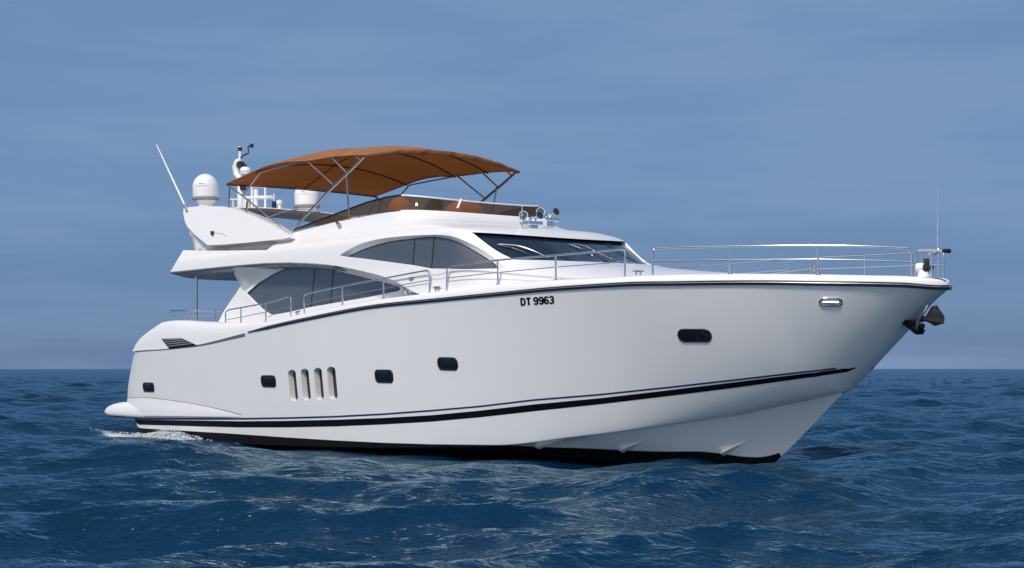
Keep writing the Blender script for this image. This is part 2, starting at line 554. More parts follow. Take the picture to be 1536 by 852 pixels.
def topside(u, v):
    """u: station, v: 0 chine (or stem) to 1 sheer"""
    x = u
    if x < 21.98:
        b0, z0 = float(bch(x)), float(zch(x))
    else:
        b0, z0 = 0.0, float(stz(x))
    z1 = float(zr(x)); b1 = float(bs(x))
    v = v * v
    z = z0 + (z1 - z0) * v
    y = b0 + (b1 - b0) * v ** float(flare(x))
    if x < 0.6:                                   # soft stern corner, raked transom
        k = (0.6 - x) / 1.0
    if x < 5:
        w = max(0.0, 1 - (x + 0.0) / 5)
        x = x + float(xt(z)) * w ** 3
    return (x, -y, z)
UST = np.r_[np.linspace(0, 18, 73), np.linspace(18.15, 24.0, 60), np.linspace(24.02, 24.16, 8)]
VST = np.linspace(0, 1, 33)
HS = PSurf(topside, UST, VST)
HS.vmin, HS.umax = 0.03, 24.12
# engine room vents: four slots through the hull skin
vent_px = []
for x0, x1, y0, y1 in ((432,447,554.5,602),(451,466.3,553,601),(470.7,486,551.5,600.2),(490.3,506.5,550,599.5)):
    w = (x1 - x0); s = 3.4
    c0 = (x0 + (w - s) / 2, y0 + 6); c1 = (x0 + s + (w - s) / 2, y1 - 6.5); rr = (w - s) / 2
    pts = []
    for k in range(13):
        a = math.pi * (1 + k / 12); pts.append((c0[0] + rr * math.cos(a), c0[1] + 6 * math.sin(a)))
    for k in range(13):
        a = math.pi * (k / 12); pts.append((c1[0] + rr * math.cos(a), c1[1] + 6.5 * math.sin(a)))
    vent_px.append(pts)
vent_uv = [[HS.hit(*q) for q in dens(v + [v[0]], 3.0)[:-1]] for v in vent_px]
outer = [np.array((u, 0.0)) for u in UST] + [np.array((24.16, v)) for v in VST[1:-1]] + [np.array((u, 1.0)) for u in UST[::-1]] + [np.array((0.0, v)) for v in VST[::-1][1:-1]]
P, Fs, Nn = fill(HS, outer, vent_uv, step=(0.12, 0.04), us=UST[1:-1], vs=VST[1:-1])
P, Fs, Nn = mirrored(P, Fs, Nn)
# transom, closed athwart
k = len(P)
for v in VST:
    q = np.array(topside(0, v))
    for f in np.linspace(-1, 1, 13):
        P.append(np.array([q[0] - 0.30 * (1 - f * f), q[1] * -f, q[2]])); Nn.append(np.array([-1.0, 0, 0]))
for i in range(len(VST) - 1):
    for j in range(12):
        a = k + i * 13 + j
        Fs.append((a, a + 13, a + 14, a + 1))
hull = obj('hull', P, Fs, HULLM, yacht, normals=Nn)
# bottom below the chine
rows = []
for u in list(np.linspace(0, 20, 60)) + list(np.linspace(20.1, 21.97, 16)):
    b0, z0, kz = float(bch(u)), float(zch(u)), float(keel(u))
    kz = min(kz, z0)
    xo = float(xt(z0)) * max(0, 1 - u / 5) ** 3
    row = []
    for s in np.linspace(0, 1, 10):
        y = (b0 - 0.10 * min(1, b0)) * (1 - s)
        z = z0 - 0.012 + (kz - z0) * (s * 0.85 + 0.15 * s * s)
        row.append(np.array([u + xo, -y, z]))
    row = [np.array([u + xo, -b0, z0])] + row
    rows.append(row)
mb = MB(); mb.grid(rows); mb.mirror()
bottom = mb.build('hull_bottom', HULLM, hull, angle=25)
# black antifouling: a skin over everything below the boot line
boot_px = [(199.5,641.4),(240,644),(300,647.5),(350,650.5),(430,656),(503,660.5),(575,664),(646.5,666.2),(720,667),(759,667.3)]
bpts = [HS.hit(*q) for q in boot_px]
bq = sorted([tuple(q) for q in [HS.hit(*p_) for p_ in dens(boot_px, 12)]])
bq = [q for i, q in enumerate(bq) if i == 0 or q[0] > bq[i - 1][0] + .02]
bu = pchip([q[0] for q in bq], [q[1] for q in bq])
A = np.linspace(0.0, bq[-1][0], 90)
P = []
for u in A:
    v1 = max(float(bu(u)), 0.002)
    row = [HS.ev((u, v)) + 0.006 * snormal(HS, (u, max(v, .01))) for v in np.linspace(0, v1, 5)]
    P.append(row)
mb = MB(); mb.grid(P); mb.mirror()
BS_rows = rows
boot2_px = [(759,667.3),(840,671),(931,674.6),(1050,676.5),(1169,678.5)]
def bottom_pt(u, s):
    b0, z0, kz = float(bch(u)), float(zch(u)), min(float(keel(u)), float(zch(u)))
    y = (b0 - 0.10 * min(1, b0)) * (1 - s)
    return (u, -y, z0 - 0.012 + (kz - z0) * (s * 0.85 + 0.15 * s * s))
BSF = PSurf(bottom_pt, np.r_[np.linspace(0, 20, 60), np.linspace(20.1, 21.97, 30)], np.linspace(0, 1, 16))
b2 = [BSF.hit(*q) for q in boot2_px]
print('boot on bottom', [tuple(np.round(q, 2)) for q in b2], [np.round(BSF.ev(q)[2], 2) for q in b2])
bs2 = pchip([0.0, 15.0, *[q[0] for q in b2[1:]]], [0.0, 0.0, *[q[1] for q in b2[1:]]])
G = []
ulast = b2[-1][0]
for u in np.r_[np.linspace(0.0, 19.5, 60), np.linspace(19.6, ulast, 20)]:
    s0 = min(1.0, max(0.0, float(bs2(u))))
    row = []
    for s in np.linspace(s0, 1, 8):
        q = np.array(bottom_pt(u, s)); row.append(q + np.array([0.004, -0.010 if s < 1 else 0, -0.008]))
    G.append(row)
m2 = MB(); m2.grid(G); m2.mirror(); mb.add(m2.V, m2.F)
mb.build('antifouling', ANTIF, hull, angle=30)
# spray strakes on the bottom
for (a, c) in (((806,667.5),(852,655)),((932,673),(972,659)),((1083,677),(1130,657.5))):
    qs = [BSF.hit(a[0] + (c[0] - a[0]) * k / 8, a[1] + (c[1] - a[1]) * k / 8) for k in range(9)]
    qs = [np.array(BSF.ev(q)) for q in qs]
    A0, B0 = qs[0], qs[-1]
    A2 = A0 + np.array([0.02, -0.10, -0.035]); A3 = A0 + np.array([0.0, 0.05, -0.09])
    sk = MB(); sk.add([B0 + np.array([0, .01, 0]), A0 + np.array([0, .01, .01]), A2, A3], [(0, 1, 2), (0, 2, 3), (0, 3, 1), (1, 3, 2)])
    both_mb('spray_strake', sk, GEL, hull, smooth=False)

# hull stripes
def uv_line(px, S=HS, n=60):
    q = [S.hit(*p) for p in dens(px, 7)]
    q = sorted([tuple(a) for a in q])
    f = pchip([a for a, _ in q], [b3 for _, b3 in q])
    return f, q[0][0], q[-1][0]
blk_t = [(196,629.4),(240,629.9),(300,630.8),(360,631.8),(430,631.2),(503,629.5),(575,626.8),(646.5,622.8),(720,615.8),(800,606.6),(900,597.2),(1000,585.6),(1104.6,573),(1200,561.3),(1276,551.6),(1284,550.8)]
blk_b = [(196,636.6),(240,637.8),(300,639.6),(360,641.0),(430,641.0),(503,639.5),(575,636.6),(646.5,632.4),(720,625.8),(800,616.8),(900,606.2),(1000,594.2),(1104.6,581.2),(1200,567.9),(1270,558.0),(1284,552.0)]
nav_t = [(196,626.5),(240,626.7),(300,626.9),(360,626.8),(430,625.7),(503,623.6),(575,619.9),(646.5,614.7),(720,608.3),(800,598.8),(900,590.6),(1000,580.1),(1104.6,568.4),(1200,557.4),(1255,551.3)]
nav_b = [(x, y + 2.9 - 0.0005 * x) for x, y in nav_t]
for nm, a, c, m in (('hull_stripe', blk_t, blk_b, BLACK), ('pinstripe', nav_t, nav_b, NAVY)):
    fa, u0, u1 = uv_line(a); fb, _, u1b = uv_line(c)
    us = np.linspace(u0, min(u1, u1b), 180)
    both_mb(nm, strip_on(HS, [(u, float(fa(u))) for u in us], [(u, float(fb(u))) for u in us], 0.004, 0.012), m, hull)

# vents
for uvl in vent_uv:
    A = [HS.ev(q) for q in uvl]
    ins = np.array([0.0, 1.0, 0.0])
    B = [a + 0.16 * ins for a in A]
    n = len(A); c = sum(A) / n
    mb = MB(); mb.add(A + B, [(i, (i + 1) % n, n + (i + 1) % n, n + i) for i in range(n)])
    vents = both_mb('hull_vent', mb, GEL, hull)
    bk = MB(); bk.prism([b3 - 0.004 * ins for b3 in B], [b3 + 0.02 * ins for b3 in B])
    both_mb('vent_grille', bk, DARKP, vents, smooth=False)

# portholes
def plate(S, l, r_, t_, b_, rad, n=8):
    """rounded outline in surface parameters from the photo extents, returned as 3D frame"""
    L, R_, Tp, Bt = [np.array(S.ev(S.hit(*q))) for q in (l, r_, t_, b_)]
    c = (L + R_) / 2; ex = (R_ - L); w = np.linalg.norm(ex); ex /= w
    nn = snormal(S, S.near(c)); ez = np.cross(nn, ex)
    if ez[2] < 0: ez = -ez
    h = abs((Tp - Bt) @ ez)
    return c, ex, ez, nn, w, h
def rrect(w, h, r, n=7):
    out = []
    for cx, cy, a0 in ((w/2-r, h/2-r, 0), (-w/2+r, h/2-r, 90), (-w/2+r, -h/2+r, 180), (w/2-r, -h/2+r, 270)):
        for k in range(n):
            a = math.radians(a0 + 90 * k / (n - 1)); out.append((cx + r * math.cos(a), cy + r * math.sin(a)))
    return out
def on_hull(c, ex, ez, nn, pts, off):
    out = []
    for a, b3 in pts:
        q = HS.near(c + ex * a + ez * b3)
        out.append(np.array(HS.ev(q)) + off * snormal(HS, q))
    return out
ph = [((215,580.5),(231.4,581),(222.5,573.7),(223,588),.34),((392,571.5),(414,572),(402,563),(403,581),.34),
      ((562.6,564),(590,564.5),(576,554),(576,574),.38),((656.5,545),(687,546),(672,536),(672,555.5),.42),
      ((1016.5,503),(1067.8,503),(1041,493.2),(1041,513.2),.5),((1228,452.5),(1264,452.8),(1246,445.5),(1246,459.6),.5)]
for i, (l, r_, tq, bq, rad) in enumerate(ph):
    c, ex, ez, nn, w, h = plate(HS, l, r_, tq, bq, rad)
    r0 = min(w, h) * rad * 0.98
    o1 = rrect(w, h, r0); o2 = rrect(w - .03, h - .03, r0 - .012); o3 = rrect(w - .075, h - .075, max(r0 - .035, .02))
    ring = MB()
    L0 = on_hull(c, ex, ez, nn, o1, -0.004); L1 = on_hull(c, ex, ez, nn, o1, 0.012); L2 = on_hull(c, ex, ez, nn, o2, 0.024); L3 = on_hull(c, ex, ez, nn, o3, 0.018); L4 = on_hull(c, ex, ez, nn, o3, 0.004)
    rows = [L0, L1, L2, L3, L4]
    ring.grid([r3 + [r3[0]] for r3 in rows])
    chrome = i == 5
    rims = both_mb('fairlead' if chrome else 'porthole', ring, CHROME if chrome else RUBBER, hull, angle=60)
    gl = MB()
    inner = on_hull(c, ex, ez, nn, rrect(w - .07, h - .07, max(r0 - .033, .02)), 0.010)
    cc = sum(inner) / len(inner) + nn * 0.012
    mid = [(q + cc) / 2 + nn * 0.008 for q in inner]
    gl.grid([inner + [inner[0]], mid + [mid[0]]]); k = len(gl.V)
    gl.V.append(cc); gl.F += [(len(inner) + 1 + j, len(inner) + 2 + j, k) for j in range(len(inner))]
    both_mb('fairlead_plate' if chrome else 'pane', gl, STEELW if chrome else PGLASS, rims, angle=80)
    if chrome:
        bar = MB()
        bar.tube([c + ex * (w * -.32) + nn * .03, c + ex * (w * .32) + nn * .03], 0.018)
        both_mb('fairlead_bar', bar, STEEL, rims)

# registration lettering
def ribbon(path, w, closed=False):
    """flat bold stroke along a path: vertices and faces in the plane"""
    P_ = [np.array(q, float) for q in path]; n = len(P_); V = []
    for k in range(n):
        a = P_[(k - 1) % n] if (closed or k > 0) else P_[k]; c = P_[(k + 1) % n] if (closed or k < n - 1) else P_[k]
        d1 = P_[k] - a; d2 = c - P_[k]
        d1 = d1 / (np.linalg.norm(d1) + 1e-9); d2 = d2 / (np.linalg.norm(d2) + 1e-9)
        d = d1 + d2; d /= np.linalg.norm(d) + 1e-9
        nn_ = np.array([-d[1], d[0]])
        m_ = 1 / max(.6, abs(nn_ @ np.array([-(d1 if np.linalg.norm(d1) > .5 else d2)[1], (d1 if np.linalg.norm(d1) > .5 else d2)[0]])))
        V += [P_[k] + nn_ * w / 2 * m_, P_[k] - nn_ * w / 2 * m_]
    return V, [(2 * k, 2 * k + 1, (2 * k + 3) % (2 * n), (2 * k + 2) % (2 * n)) for k in range(n if closed else n - 1)]
def arc(cx, cy, rx, ry, a0, a1, n=14):
    return [(cx + rx * math.cos(math.radians(a0 + (a1 - a0) * k / n)), cy + ry * math.sin(math.radians(a0 + (a1 - a0) * k / n))) for k in range(n + 1)]
SW_ = .225
nine = [(arc(.28, .68, .195, .23, 0, 360, 24)[:-1], True), ([(.475, .66), (.475, .48)] + arc(.28, .30, .195, .215, 0, -160, 14), False)]
glyphs = {'D': (.60, [([(.09, .085), (.27, .085)] + arc(.27, .5, .24, .415, -80, 80, 14) + [(.27, .915), (.09, .915)], True)]),
          'T': (.56, [([(.02, .915), (.54, .915)], False), ([(.28, .83), (.28, 0)], False)]),
          '9': (.56, nine), '6': (.56, [([(.56 - x, 1 - y) for x, y in q], c) for q, c in nine]),
          '3': (.56, [(arc(.26, .71, .20, .205, 160, -80, 14) + arc(.26, .285, .215, .215, 80, -160, 16), False)])}
co, lf, pen, chars = [], [], 0.0, []
for ch in 'DT 9963':
    if ch == ' ': pen += .24; continue
    wd, strokes = glyphs[ch]
    f0 = len(lf)
    for path, cl in strokes:
        V, Fq_ = ribbon(path, SW_, cl); k = len(co)
        co += [(v[0] + pen, v[1]) for v in V]; lf += [tuple(i + k for i in f) for f in Fq_]
    pen += wd + .06
    chars.append(lf[f0:])
co = np.array(co); lo, hi = co.min(0), co.max(0)
def letter_pt(a, b3):
    bl, br, tl_, tr_ = np.array((781.4,459.2)), np.array((831.8,456.0)), np.array((780.0,447.0)), np.array((831.2,443.2))
    q = (bl * (1 - a) + br * a) * (1 - b3) + (tl_ * (1 - a) + tr_ * a) * b3
    uv = HS.hit(*q)
    return np.array(HS.ev(uv)) + 0.004 * snormal(HS, uv)
for side in (0, 1):
    V = []
    for q in co:
        a = (q[0] - lo[0]) / (hi[0] - lo[0]); b3 = (q[1] - lo[1]) / (hi[1] - lo[1])
        w = letter_pt(a if side == 0 else 1 - a, b3)
        V.append(w * (np.array([1, 1, 1]) if side == 0 else np.array([1, -1, 1])))
    for fs_ in chars:
        used = sorted({i_ for f in fs_ for i_ in f}); ix = {v: k_ for k_, v in enumerate(used)}
        obj('registration_character', [V[v] for v in used], [tuple(ix[i_] for i_ in f) for f in fs_], BLACK, hull, smooth=False)

# ---- gunwale: white bulwark from the sheer up to the deck edge and inboard
def gun(u, v):
    """v 0..1 up the bulwark, 1..2 rolled inboard"""
    x = u; z0, z1, b0 = float(zr(x)), float(zt(x)), float(bs(x))
    z1 = max(z1, z0 + 0.01)
    lean = 0.10 * min(1, b0 / 0.5)
    prof = ((0, 0), (0.006, .10), (.012, .35), (.04, .66), (.10, .88), (.2, .98), (.34, 1.0), (.5, .93))
    i = min(int(v * 7), 6); f = v * 7 - i
    dy = prof[i][0] * (1 - f) + prof[i + 1][0] * f; dz = prof[i][1] * (1 - f) + prof[i + 1][1] * f
    y = max(b0 - dy * min(1, b0 / 0.6) * 0.8, 0)
    return (x, -y, z0 + (z1 - z0) * dz)
GU = np.r_[np.linspace(0.26, 2.4, 24), np.linspace(2.6, 19, 67), np.linspace(19.2, 23.9, 30), np.linspace(23.93, 24.16, 10)]
GV = np.linspace(0, 1, 22)
GS = PSurf(gun, GU, GV)
mb = MB(); mb.grid([list(r_) for r_ in GS.G]); mb.mirror()
gunwale = mb.build('gunwale', GEL, yacht, angle=60)
# deck sheet, cambered
mb = MB(); G = []
for u in np.r_[np.linspace(1.7, 19, 60), np.linspace(19.2, 24.12, 26)]:
    e = np.array(gun(u, 0.97)); row = []
    for f in np.linspace(-1, 1, 15):
        row.append(np.array([u, e[1] * -f if False else e[1] * f, e[2] - 0.02 + 0.04 * (1 - f * f) * min(1, abs(e[1]))]))
    G.append(row)
mb.grid(G)
deck = thick(mb.build('deck', GEL, yacht), 0.05)
# rub rail
us = np.r_[np.linspace(6.57, 19, 60), np.linspace(19.2, 23.9, 30), np.linspace(23.93, 24.13, 8)]
mb = MB(); st_ = MB()
def out_n(u):
    n = snormal(HS, (min(u, 24.1), .97)); n = np.array([n[0], n[1], 0]); return n / np.linalg.norm(n)
pa = [np.array([u, -float(bs(u)), float(zr(u))]) for u in us] + [np.array([24.17, 0, float(zr(24.16))])]
na = [out_n(u) for u in us] + [np.array([1.0, 0, 0])]
sec = []
for i, (q, n) in enumerate(zip(pa, na)):
    k = 0.35 + 0.65 * min(1, i / 4)
    h = 0.045 * k
    sec.append([q + n * -.01 + np.array([0, 0, h]), q + n * .02 + np.array([0, 0, h * .8]), q + n * .03, q + n * .02 - np.array([0, 0, h * .8]), q - n * .01 - np.array([0, 0, h])])
mb.grid(sec); mb.mirror()
rub = mb.build('rub_rail', RUBBER, gunwale, angle=50)
mb = MB(); mb.tube([q + n * .028 + np.array([0, 0, .004]) for q, n in zip(pa, na)], 0.011, 6); mb.mirror()
mb.build('rub_rail_insert', TUBE, rub)
# moulded quarter crease: its shadow line painted as a dark strip
us = np.linspace(0.3, 6.4, 50)
mb = strip_on(HS, [(u, 0.999) for u in us], [(u, 0.999 - 0.006 - 0.010 * max(0, (u - 3) / 3.4)) for u in us], 0.003, 0.01)
both_mb('quarter_shadow_line', mb, SEAM_SHADE, gunwale)
# louvred vent on the quarter
def any_hit(px, py, off=0.0):
    d = Vector(ray(px, py)).normalized(); best = None
    for S in (HS, GS):
        loc, nor, fi, dist = S.bvh.ray_cast(Vector(CB), d)
        if loc is not None and (best is None or dist < best[1]): best = (np.array(loc), dist, np.array(nor))
    if best is None:
        ks = np.linspace(15, 60, 400)
        loc, nor, fi, dist = min((GS.bvh.find_nearest(Vector(CB) + d * k) for k in ks), key=lambda h: h[3])
        best = (np.array(loc), dist, np.array(nor))
    n = best[2]; n = n if n[1] < 0 else -n
    return best[0] + n * off
def quad_px(a, b3, c, d, i, j): # bilinear in the photo
    return (np.array(a) * (1 - i) + np.array(b3) * i) * (1 - j) + (np.array(d) * (1 - i) + np.array(c) * i) * j
LV = ((242.5,508.2),(272.5,507.2),(296,517.8),(254.5,523.2))
mb = MB(); mb.grid([[any_hit(*quad_px(*LV, i / 10, j / 6), 0.012) for i in range(11)] for j in range(7)])
lvs = both_mb('quarter_vent', mb, BLACK, gunwale)
mb = MB()
for j in range(4):
    y0 = (j + .55) / 4.6
    mb.tube([any_hit(*quad_px(*LV, .06 + .88 * i / 8, y0), 0.022) for i in range(9)], 0.017, 6)
both_mb('louvre', mb, GREYP, lvs)

# ---- swim platform with its moulded side wing
sw_px = [(187,597.2),(215,595.8),(235,597.6),(255,600.2),(280,603.8),(300,607.4),(325,612.6),(345,617.4),(362,622)]
fa, u0, u1 = uv_line(sw_px)
fb, _, _ = uv_line([(190,625.3),(240,625.6),(300,625.9),(340,625.8),(366,625.4)])
us = np.linspace(0.0, u1, 40)
G = []
for u in us:
    a, b3 = float(fa(max(u, u0))), float(fb(u)); a = max(a, b3 + .002)
    f = max(0, 1 - u / u1)
    row = []
    for k, (v, o_) in enumerate(((0, -.01), (0, .012), (.10, .02), (.35, .03 + .02 * f), (.65, .04 + .04 * f), (.9, .04 + .04 * f), (1, .01))):
        uv = (u, a + (b3 - a) * v)
        row.append(HS.ev(uv) + snormal(HS, uv) * o_ * (0.25 + .75 * min(1, 4 * f)))
    G.append(row)
wing_rows = G
plat = bpy.data.objects.new('swim_platform', None); COL.objects.link(plat); plat.parent = yacht
mb = MB(); mb.grid(G); both_mb('platform_wing', mb, GEL, plat, angle=50)
sm = MB(); sm.tube([HS.ev((u, float(fa(max(u, u0))))) + .006 * snormal(HS, (u, float(fa(max(u, u0))))) for u in us], .010, 6); both_mb('platform_seam_shadow', sm, SEAM_SHADE, plat)  # dark tube marks the seam and draws its shadow line
# the shelf behind the transom, rounded in plan and in section
tip = aty(-2.55, 156.5, 619)
mb = MB()
def shelf_outline(inset, z):
    out = []
    xa, xb, hb = -1.42 + inset, 0.2, 2.82 - inset
    for k in range(25):
        a = math.pi / 2 * k / 24
        out.append(np.array([xb - (xb - xa) * math.sin(a) ** .75, -hb + 0.62 * (1 - math.cos(a) ** .62) * 0 - 0, z]))
    return out
rows = []
for z, ins in ((0.44, .34), (0.452, .14), (0.49, .03), (0.545, 0.0), (0.62, .06), (0.70, .20), (0.77, .44), (0.82, .75), (0.845, 1.15), (0.85, 1.5)):
    row = []
    hb = 2.745 - ins * .12; xa = -2.1 + ins; xb = 0.9
    rc = min(0.9, .9)
    row.append(np.array([xb, -hb, z]))
    row.append(np.array([max(xa + rc, .1) * .5 + .2, -hb, z]))
    for k in range(13):
        a = math.pi / 2 * k / 12
        row.append(np.array([xa + rc - rc * math.sin(a), -hb + rc - rc * math.cos(a), z]))
    for f in (0.6, 0.3, 0.0):
        row.append(np.array([xa - .12 * (1 - f), -(hb - rc) * f, z]))
    rows.append(row)
mb.grid(rows); mb.mirror()
mb.build('platform_shelf', GEL, plat, angle=50)
mb = MB(); base = rows[0]
mb.grid([[q + np.array([0, 0, .002]) for q in base], [np.array([q[0] + .05, q[1] + .06 if q[1] < -.05 else q[1], q[2] - .05]) for q in base]]); mb.mirror()
mb.build('platform_gasket', RUBBER, plat)

# ---- upper works: one shell from the side deck to the flybridge coaming
rowsP = [  # B, xr, xf, p, z at the side, z at the front
    (2.93, 15.6, 21.6, 2.1, 3.20, 3.42), (2.87, 14.8, 20.0, 2.05, 3.50, 3.62), (2.81, 14.2, 18.1, 2.0, 3.80, 3.82),
    (2.76, 13.95, 16.55, 2.0, 4.13, 4.03), (2.68, 13.95, 15.05, 2.05, 4.75, 4.66), (2.50, 13.0, 14.4, 2.6, 4.97, 4.90),
    (2.36, 11.4, 13.2, 4.0, 5.16, 5.08), (2.25, 10.9, 12.6, 4.0, 5.46, 5.38), (2.16, 10.8, 12.35, 4.2, 6.0, 5.9)]
wk = np.arange(len(rowsP))
RPF = [pchip(wk, [r_[k] for r_ in rowsP]) for k in range(6)]
def house_f(u, w, ins=0.0):
    """u < 0: metres aft of the turn of the nose; 0..1: round the nose to the centreline"""
    B, xr, xf, p_, zs, zf = [float(f(w)) for f in RPF]
    B -= ins; xf -= ins * 1.2
    if u <= 0:
        x = xr + u * (xr - 1.0) / 10.0; return (x, -B, zs)
    th = u * math.pi / 2
    sx, cy = math.sin(th) ** (2 / p_), max(0, math.cos(th)) ** (2 / p_)
    return (xr + (xf - xr) * sx, -B * cy, zs + (zf - zs) * sx * sx)
HU = np.r_[np.linspace(-10, 0, 81), np.linspace(0.02, 1, 60)]
HW = np.linspace(0, 8, 97)
US = PSurf(house_f, HU, HW)
USI = PSurf(lambda u, w: house_f(u, w, 0.11), HU, HW)
def hp(S, pts, step=6.0, close=False):
    q = dens(list(pts) + ([pts[0]] if close else []), step)
    return [S.hit(*p) for p in (q[:-1] if close else q)]
low_edge = [(662,449),(640,444),(622,438.5),(608,430.5),(594,422.5),(576,415.2),(560,410.6),(530,403.5),(500,398),(470,395),(435,393.6),(400,394.6),(370,396.8),(340,399.5),(300,403.5),(255,408.5)]
low_edge = [tuple(q) for q in smooth_path(low_edge, 4)]
aft_top = [(255,408.5),(266,390),(275,375.2),(300,375.8),(340,375.8),(400,375)]
coam = [(400,375),(418,362),(433,351),(460,344),(500,333.8),(530,328),(560,322.2),(580,318.8),(600,316.6)]
up_out_top = [(509,383.2),(522,375),(539,366.6),(556,361.4),(574,357.6),(598,354.8),(621,353.2),(651.7,352.3),(668,353),(680,355.2),(698.6,362),(724,374.8),(743.6,389),(758,401.9)]
up_in_top = [(523,385.2),(533,380),(546,374.5),(564,368.4),(586,363),(604,360.4),(621,358.6),(640,356.5),(651.7,356),(668,358),(688,364),(712,377),(736,392),(748.4,402.2)]
up_bot = [(758,401.9),(746,402.6),(700,403.6),(647,402.6),(619,397.4),(580,392.2),(545,387.6),(523,385.2),(509,383.2)]
up_in_bot = [(748.4,402.2),(746,402.6),(700,403.6),(647,402.6),(619,397.4),(580,392.2),(545,387.6),(523,385.2)]
up_out_top = [tuple(q) for q in smooth_path(up_out_top, 4)]; up_in_top = [tuple(q) for q in smooth_path(up_in_top, 4)]
o_uv = hp(US, low_edge); e0 = o_uv[0]
o_uv += hp(US, aft_top)[1:] + hp(US, coam)[1:]
last = o_uv[-1]
o_uv += [np.array((u, 7.0)) for u in np.linspace(last[0], 1.0, 60)[1:]]
o_uv += [np.array((1.0, w)) for w in np.linspace(7, 0, 60)[1:]]
o_uv += [np.array((u, 0.0)) for u in np.linspace(1.0, e0[0], 60)[1:]]
wc_t, wc_b = US.hit(709, 351.5), US.hit(775, 390)
print('windscreen corners', wc_t, wc_b, US.ev(wc_t), US.ev(wc_b))
print('far corners', [prj(np.array(US.ev(q)) * np.array([1, -1, 1])) for q in (wc_t, wc_b)])
print('lip', [(round(u,2), prj(np.array(house_f(u, 4.0)) * np.array([1, sg, 1]))) for sg in (1, -1) for u in (0,.2,.4,.6,.8,1)])
print('sill', [(round(u,2), prj(np.array(house_f(u, 3.0)) * np.array([1, sg, 1]))) for sg in (1, -1) for u in (0,.2,.4,.6,.8,1)])
WT, WB = 4.0, 3.0
ws_hole = [np.array((u, WT)) for u in np.linspace(wc_t[0], 1.0, 40)] + [np.array((1.0, w)) for w in np.linspace(WT, WB, 20)[1:]] + [np.array((u, WB)) for u in np.linspace(1.0, wc_b[0], 40)[1:]]
ws_hole += [np.array((wc_b[0] + (wc_t[0] - wc_b[0]) * f, WB + (WT - WB) * f)) for f in np.linspace(0, 1, 20)[1:-1]]
# the windscreen opening reaches the centreline, so it notches the outer outline there
o_uv2 = []
for q in o_uv:
    o_uv2.append(q)
cut = [i for i, q in enumerate(o_uv) if q[0] == 1.0 and WB <= q[1] <= WT]
notch = [np.array((u, WT)) for u in np.linspace(1.0, wc_t[0], 40)] + [np.array((wc_t[0] + (wc_b[0] - wc_t[0]) * f, WT + (WB - WT) * f)) for f in np.linspace(0, 1, 20)[1:-1]] + [np.array((u, WB)) for u in np.linspace(wc_b[0], 1.0, 40)]
o_uv = o_uv[:cut[0]] + notch + o_uv[cut[-1] + 1:]
win_hole = hp(US, up_out_top) + hp(US, up_bot)[1:-1]
P, Fs, Nn = fill(US, o_uv, [win_hole], step=(0.16, 0.16), us=np.r_[np.arange(-10, 0, .16), np.arange(0.0, 1, .03)], vs=np.arange(0.1, 8, .14))
P, Fs, Nn = mirrored(P, Fs, Nn)
house = obj('superstructure', P, Fs, GEL, yacht, normals=Nn)

def reveal(So, Si, po, pi, n, mirror_name, m, parent):
    A = resample([So.ev(So.hit(*q)) for q in dens(po, 5)], n); B = resample([Si.ev(Si.hit(*q)) for q in dens(pi, 5)], n)
    mb = MB(); mid = [a * .5 + b3 * .5 for a, b3 in zip(A, B)]
    mb.grid([list(A), mid, list(B)])
    return both_mb(mirror_name, mb, m, parent)
# upper window: reveal, glass, mullions
rv = reveal(US, USI, up_out_top, up_in_top, 60, 'window_reveal', GEL, house)
A = [US.ev(US.hit(*q)) for q in dens(up_bot[:-1], 5)]
B = [a + np.array([0, .16, -.02]) for a in A]
mb = MB(); mb.grid([A, B]); both_mb('window_sill', mb, GEL, house)
g_uv = hp(USI, up_in_top) + hp(USI, up_in_bot)[1:-1]
P, Fs, Nn = fill(USI, g_uv, step=(0.2, 0.12))
UW = both('side_window', P, Fs, GLASS, house, Nn)
def edge_line(S, px, r, name, m, parent, closed=False, off=.004):
    q = [S.hit(*p) for p in dens(list(px) + ([px[0]] if closed else []), 5)]
    mb = MB(); mb.tube([S.ev(a) + off * snormal(S, a) for a in q], r, 6)
    return both_mb(name, mb, m, parent)
edge_line(USI, up_in_top + up_in_bot, .011, 'window_gasket', RUBBER, UW, closed=False)
edge_line(USI, [(622.5,358.6),(619.5,397)], .012, 'mullion', RUBBER, UW)
edge_line(USI, [(651.5,356),(647.5,402)], .012, 'mullion', RUBBER, UW)

# windscreen: glass set back under the brow, reveal all round, two dark mullions, wipers
def WSF(u, w): return house_f(u, w, 0.12)
g_uv = [np.array((u, WT + .03)) for u in np.linspace(wc_t[0] - .02, 1.0, 40)] + [np.array((1.0, w)) for w in np.linspace(WT + .03, WB - .02, 20)[1:]] + [np.array((u, WB - .02)) for u in np.linspace(1.0, wc_b[0] - .02, 40)[1:]]
WSI = PSurf(WSF, HU, HW)
P, Fs, Nn = fill(WSI, g_uv, step=(0.04, 0.08), us=np.arange(0.2, 1, .03), vs=np.arange(WB, WT, .08))
P, Fs, Nn = mirrored(P, Fs, Nn)
wsc = obj('windscreen', P, Fs, WGLASS, house, normals=Nn)
A = [US.ev(q) for q in ws_hole[:40]]; B = [np.array(WSI.ev((q[0], q[1] + .02))) for q in ws_hole[:40]]
mb = MB(); mb.grid([A, B]); mb.mirror(); mb.build('brow_lip_shade', RUBBER, wsc)  # black strip paints in the shade beneath the brow
k0 = 40 + 19 + 39
side_l = [ws_hole[k0 - 1]] + ws_hole[k0:] + [ws_hole[0]]
A = [US.ev(q) for q in side_l]; B = [np.array(WSI.ev((q[0] - .01, q[1]))) for q in side_l]
mb = MB(); mb.grid([A, B]); both_mb('windscreen_reveal', mb, GEL, wsc)
